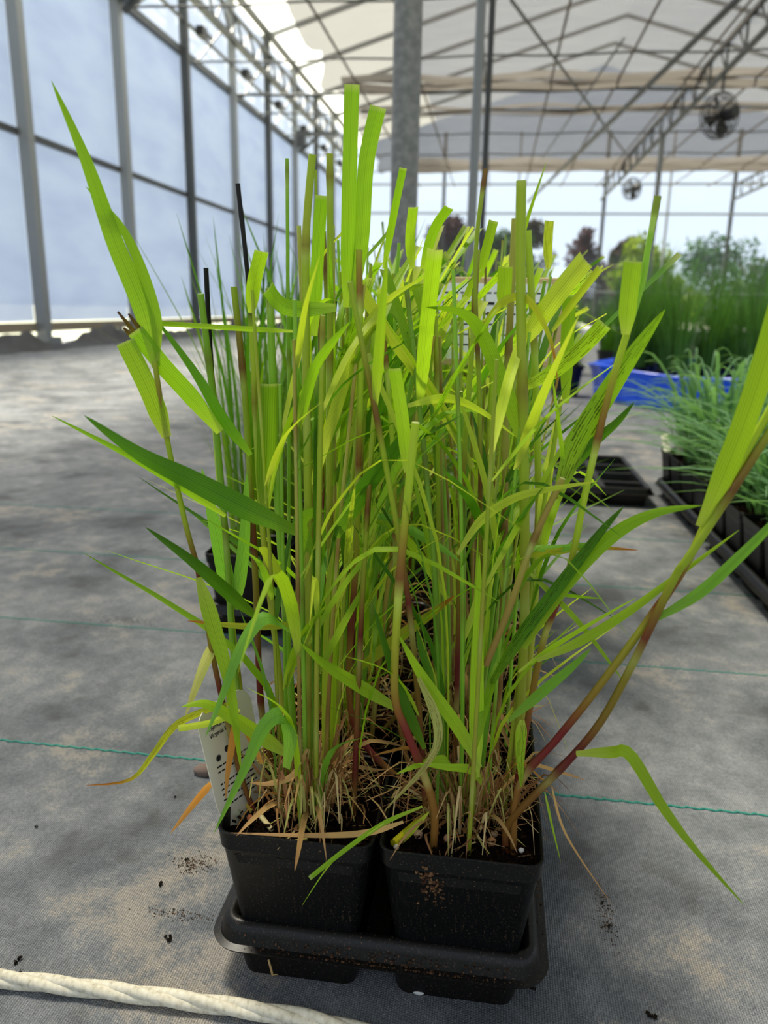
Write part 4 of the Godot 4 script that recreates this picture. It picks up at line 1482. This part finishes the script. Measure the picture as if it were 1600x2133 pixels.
	for a in [[0.43, -4.62], [0.58, -6.3], [0.95, -6.6], [1.4, -6.7], [1.9, -6.9], [2.4, -6.4], [2.9, -6.0], [2.7, -7.2], [2.45, -5.2], [2.9, -4.7]]:
		var lab := "black pot of light green fine grass standing on the cloth beyond the pool"
		var src: Node3D = null
		if m == 0:
			tall_rush("potted_fine_grass", "small dark pot of short dry grass on the cloth left of the blue pool", Vector3(a[0], 0, a[1]), 1200, lin(0.30, 0.36, 0.14), 0.16, "")
		elif m == 1:
			src = tall_rush("potted_fine_grass", lab, Vector3(a[0], 0, a[1]), 1201, lin(0.36, 0.55, 0.16), 0.50, "fine grass pots beyond the pool")
			protos2.append(src)
		else:
			copy(protos2[protos2.size() - 1], Vector3(a[0], 0, a[1]), m * 1.3, lab, "fine grass pots beyond the pool")
		m += 1

func tall_rush(called: String, lab: String, at: Vector3, sd: int, col: Color, high: float, group: String) -> Node3D:
	var o := thing(called, lab, "potted plant", at, 0.0, group)
	var p := MB.new()
	p.lathe([[0.0, 0.0], [0.075, 0.0], [0.095, 0.15], [0.102, 0.152], [0.104, 0.175], [0.098, 0.176], [0.09, 0.155], [0.0, 0.155]], Vector3.ZERO, Basis.IDENTITY, 20)
	part(o, "pot", p.done(), M.far_plastic)
	rng.seed = sd
	var b := MB.new()
	for i in 330:
		var a := rng.randf_range(0, TAU)
		var d := Vector3(cos(a), 0, sin(a))
		var s := d * sqrt(rng.randf()) * 0.085 + Vector3.UP * 0.15
		var l := rng.randf_range(0.35, 1.0) * high
		var f := rng.randf_range(0.02, 0.48)
		var q := spline([s, s + (d * f * 0.4 + Vector3.UP) * l * 0.5, s + (d * f + Vector3.UP * 0.95) * l], 6)
		var w := PackedFloat32Array()
		var sdv := PackedVector3Array()
		var cc := PackedColorArray()
		var tone := col * rng.randf_range(0.5, 1.7)
		tone.a = 1.0
		for z in 6:
			w.append(0.0030 * (1.05 - z / 5.0)); sdv.append(d.cross(Vector3.UP)); cc.append(tone)
		b.ribbon(q, w, sdv, cc, 0.2, 1)
	part(o, "fine_blades", b.done(), M.foliage).set_meta("kind", "stuff")
	return o


func build_trees() -> void:
	# shrubs and trees outside, beyond the end wall
	var list := [
		[940, 415, -40.0, 1.7, Color(0.20, 0.13, 0.16), "round dark purple tree outside, behind the slim steel columns"],
		[1050, 440, -42.0, 1.6, Color(0.15, 0.25, 0.12), "dark green tree outside, beside the round purple tree"],
		[1105, 430, -46.0, 1.4, Color(0.22, 0.20, 0.16), "brownish thin tree outside, between the dark green tree and the small purple one"],
		[1225, 462, -42.5, 1.3, Color(0.24, 0.15, 0.18), "small airy purple tree outside, left of the yellow-green bush"],
		[1300, 480, -44.0, 1.2, Color(0.22, 0.16, 0.16), "purplish shrub outside, just behind the yellow-green bush"],
		[1375, 468, -37.5, 1.75, Color(0.42, 0.50, 0.08), "bright yellow-green rounded bush outside the end wall"],
		[1500, 440, -40.0, 2.1, Color(0.17, 0.30, 0.13), "tall airy dark green tree outside, right of the yellow-green bush"],
		[1610, 500, -32.5, 1.9, Color(0.16, 0.24, 0.11), "broad dark green tree outside, rightmost beyond the end wall"],
		[1150, 545, -33.5, 1.2, Color(0.14, 0.18, 0.10), "low dark hedge shrub outside, under the small purple tree"],
		[1010, 540, -35.0, 1.3, Color(0.14, 0.20, 0.10), "low dark hedge shrub outside, under the dark green tree"],
		[1300, 565, -30.2, 1.1, Color(0.13, 0.17, 0.10), "low dark hedge shrub outside, under the yellow-green bush"]]
	for i in list.size():
		var a: Array = list[i]
		var top := P(a[0], a[1], a[2])
		var rad: float = a[3]
		rng.seed = 2000 + i
		var o := thing("tree", a[5], "tree", Vector3(top.x, -0.06, a[2]))
		var high: float = top.y
		var tr := MB.new()
		tr.tube(PackedVector3Array([Vector3.ZERO, Vector3(0.05, high * 0.4, 0), Vector3(0, high * 0.75, 0.05)]), PackedFloat32Array([0.14, 0.11, 0.04]), 8, PackedColorArray([lin(0.25, 0.20, 0.16)]))
		for q in 5:
			var an := TAU * q / 5.0
			tr.tube(PackedVector3Array([Vector3(0.03, high * 0.4, 0), Vector3(cos(an) * rad * 0.6, high * 0.4 + rad * 0.6, sin(an) * rad * 0.6)]), PackedFloat32Array([0.06, 0.02]), 6, PackedColorArray([lin(0.25, 0.20, 0.16)]))
		part(o, "trunk", tr.done(), M.tinted)
		var b := MB.new()
		var airy: bool = str(a[5]).contains("airy") or str(a[5]).contains("thin")
		var blobs := []
		for q in 16:
			var d := Vector3(rng.randfn(), rng.randfn() * 0.9, rng.randfn()).normalized() * rad * rng.randf_range(0.2, 0.72)
			blobs.append([Vector3(0, high - rad, 0) + d, rad * rng.randf_range(0.25, 0.42)])
		# the crown reaches down to shrub height
		for q in 14:
			blobs.append([Vector3(rng.randf_range(-1, 1) * rad * 0.9, rng.randf_range(0.15, 0.8) * maxf(high - rad, 0.5), rng.randf_range(-1, 1) * rad * 0.6), rad * 0.45])
		for q in (2600 if airy else 5200):
			var s: Array = blobs[rng.randi() % blobs.size()]
			var d := Vector3(rng.randfn(), rng.randfn(), rng.randfn()).normalized()
			var c: Vector3 = s[0] + d * s[1] * rng.randf_range(0.5, 1.0)
			if c.y < 0.1:
				continue
			var tone := Color(a[4]).srgb_to_linear() * rng.randf_range(0.4, 1.0)
			tone.a = 1.0
			var t := Vector3(rng.randfn(), rng.randfn(), rng.randfn()).normalized()
			var e := t.cross(d).normalized() * rng.randf_range(0.05, 0.10)
			var f := t * rng.randf_range(0.08, 0.16)
			b.face(c - f, c + e, c + f, c - e, t.cross(e).normalized(), tone)
		part(o, "crown", b.done(), M.foliage).set_meta("kind", "stuff")


func build_small_things() -> void:
	# laid rope across the near cloth: three strands twisted round each other
	var o := thing("rope", "thick cream twisted rope lying on the cloth before the tray", "rope", Vector3(0, 0, 0))
	for s in 3:
		var b := MB.new()
		var p := PackedVector3Array()
		var r := PackedFloat32Array()
		var n := 320
		for i in n:
			var t := float(i) / (n - 1)
			var x := lerpf(-0.75, 0.55, t)
			var z := -0.4045 + 0.004 * sin(x * 9.0) + 0.10 * maxf(0, x + 0.10)
			var an := x * 46.0 + TAU * s / 3
			p.append(Vector3(x, 0.0062 + 0.0024 * cos(an), z + 0.0024 * sin(an)))
			r.append(0.0040)
		b.tube(p, r, 9, PackedColorArray([Color.WHITE]))
		part(o, "strand", b.done(), M.rope)
	# the plant label in the front left pot
	var base := Vector3(-0.1695, SOIL, -0.452)
	var tag := thing("plant_label", "cream plant label with black print standing in the front wildrye pot", "label", base)
	var xa := Vector3(0.42, 0.0, -0.90).normalized()
	var ya := Vector3(-0.20, 1.0, -0.10)
	ya = (ya - xa * ya.dot(xa)).normalized()
	var za := xa.cross(ya)
	tag.basis = Basis(xa, ya, za)
	var b := MB.new()
	# outline: a tapering stake, shoulders, a rounded head
	var out := PackedVector2Array([Vector2(0.004, -0.06), Vector2(0.034, -0.06)])
	var w := 0.047
	out = PackedVector2Array([Vector2(0.014, -0.05), Vector2(0.020, -0.05), Vector2(0.030, -0.02), Vector2(w, 0.02)])
	for k in 9:
		var a := PI / 2 * k / 8
		out.append(Vector2(w - 0.014 + 0.014 * cos(a), 0.078 + 0.014 * sin(a)))
	for k in 9:
		var a := PI / 2 + PI / 2 * k / 8
		out.append(Vector2(-0.006 + 0.014 + 0.014 * cos(a), 0.078 + 0.014 * sin(a)))
	out.append(Vector2(-0.004, 0.02))
	var tris := Geometry2D.triangulate_polygon(out)
	for side in [-1.0, 1.0]:
		var st := b.v.size()
		for q in out:
			b.vert(Vector3(q.x, q.y, 0.0004 * side), Vector3(0, 0, side))
		for k in range(0, tris.size(), 3):
			b.tri(st + tris[k], st + tris[k + 1], st + tris[k + 2])
	for k in out.size():
		var q := out[k]
		var e := out[(k + 1) % out.size()]
		var d := (e - q).normalized()
		b.face(Vector3(q.x, q.y, -0.0004), Vector3(e.x, e.y, -0.0004), Vector3(e.x, e.y, 0.0004), Vector3(q.x, q.y, 0.0004), Vector3(d.y, -d.x, 0))
	part(tag, "card", b.done(), M.white_card)
	var font := SystemFont.new()
	font.font_names = PackedStringArray(["Droid Sans"])
	for a in [["Elymus virginicus", 0.076, 0.0040], ["Virginia Wildrye", 0.0705, 0.0040], ["Zone", 0.082, 0.0032]]:
		var tm := TextMesh.new()
		tm.text = a[0]
		tm.font = font
		tm.font_size = 32
		tm.pixel_size = a[2] / 32.0
		tm.depth = 0.0003
		tm.horizontal_alignment = HORIZONTAL_ALIGNMENT_LEFT
		part(tag, "lettering", tm, M.ink, Vector3(0.002, a[1], 0.0006))
	var pr := MB.new()
	for k in 8:                                  # sun mark
		pr.box(Vector3(0.006, 0.053, 0.0005), Vector3(0.0005, 0.005, 0.0002), Basis(Vector3(0, 0, 1), TAU * k / 16))
	pr.lathe([[0.0024, 0.0], [0.0, 0.0001]], Vector3(0.015, 0.056, 0.0005), Basis(Vector3.RIGHT, Vector3(0, 0, 1), Vector3.UP) , 14)
	pr.lathe([[0.0018, 0.0], [0.0, 0.0001]], Vector3(0.022, 0.061, 0.0005), Basis(Vector3.RIGHT, Vector3(0, 0, 1), Vector3.UP), 14)
	rng.seed = 12
	for row in [0.047, 0.043, 0.034, 0.030, 0.026, 0.022, 0.017]:
		var x := 0.003
		while x < 0.036:
			var l := rng.randf_range(0.0015, 0.005)
			pr.box(Vector3(x + l * 0.5, row, 0.0005), Vector3(l, 0.0011, 0.0002))
			x += l + 0.0011
	part(tag, "print", pr.done(), M.ink)
	# a stone by the marker yarn, and crumbs of soil spilt on the cloth
	var st := thing("stone", "small grey-brown stone lying on the cloth beside the plant label", "stone", G(425, 1605, 0.004))
	part(st, "body", pebble(0.0085, lin(0.46, 0.40, 0.36), 5), M.tinted).scale = Vector3(1.3, 0.75, 0.9)
	rng.seed = 404
	for a in [[352, 1660, 0.0034], [334, 1842, 0.0026], [1357, 2117, 0.0034], [40, 2000, 0.0028], [75, 1722, 0.0016], [1270, 1930, 0.0022], [1255, 1880, 0.0016], [1320, 1380, 0.003], [1110, 2060, 0.0022], [390, 1790, 0.0018], [365, 1660, 0.0016], [42, 2025, 0.0014]]:
		var at := G(a[0], a[1] if a[0] != 352 else 1958, 0.001)
		var c := thing("soil_crumb", "dark crumb of potting soil spilt on the cloth", "soil", at, rng.randf() * 6.0, "soil crumbs on the cloth")
		var m := MB.new()
		for q in 6:
			m.box(Vector3(rng.randfn(), 0.25 + rng.randf() * 0.6, rng.randfn()) * a[2] * 0.4, Vector3(rng.randf_range(0.3, 0.9), rng.randf_range(0.2, 0.6), rng.randf_range(0.3, 0.9)) * a[2], Basis.from_euler(Vector3(rng.randf() * 3, rng.randf() * 3, rng.randf() * 3)), lin(0.13, 0.10, 0.08))
		part(c, "clod", m.done(), M.tinted)
	# potting soil trodden into the cloth
	for a in [[405, 1800, 0.016, 0.010, 260, "dark patch of spilt soil on the cloth left of the front pots"], [1262, 1905, 0.006, 0.030, 200, "streak of spilt soil on the cloth right of the tray"], [265, 1292, 0.045, 0.012, 240, "brown streak of dry soil on the cloth behind the marker yarn"], [375, 1905, 0.026, 0.005, 120, "thin curved trail of soil on the cloth left of the tray rim"]]:
		var at := G(a[0], a[1], 0.0)
		var sb := MB.new()
		for q in int(a[4]):
			var g := rng.randf_range(0.0003, 0.0008)
			var p := Vector3(rng.randfn() * a[2] * 0.6, g * 0.4, rng.randfn() * a[3] * 0.6)
			sb.box(p, Vector3(g, g * 0.7, g * rng.randf_range(0.8, 1.8)), Basis(Vector3.UP, rng.randf() * TAU), [lin(0.17, 0.135, 0.11), lin(0.25, 0.19, 0.15), lin(0.36, 0.28, 0.22)][rng.randi() % 3])
		var sp := part(self, "spilt_soil", sb.done(), M.tinted, at)
		sp.set_meta("label", a[5])
		sp.set_meta("category", "soil")
		sp.set_meta("kind", "stuff")
	# a strip of dry leaf on the tray's foot and a stalk beside the rear tray
	var dl := thing("straw_scrap", "bent scrap of dry straw caught on the foot of the tray", "straw", P(575, 2000, -0.452))
	var b2 := MB.new()
	b2.tube(PackedVector3Array([Vector3(-0.002, 0.012, 0.012), Vector3(0.001, 0.0, 0.013), Vector3(0.005, 0.002, 0.014)]), PackedFloat32Array([0.0008, 0.0009, 0.0004]), 6, PackedColorArray([lin(0.72, 0.60, 0.40)]))
	part(dl, "stalk", b2.done(), M.tinted)
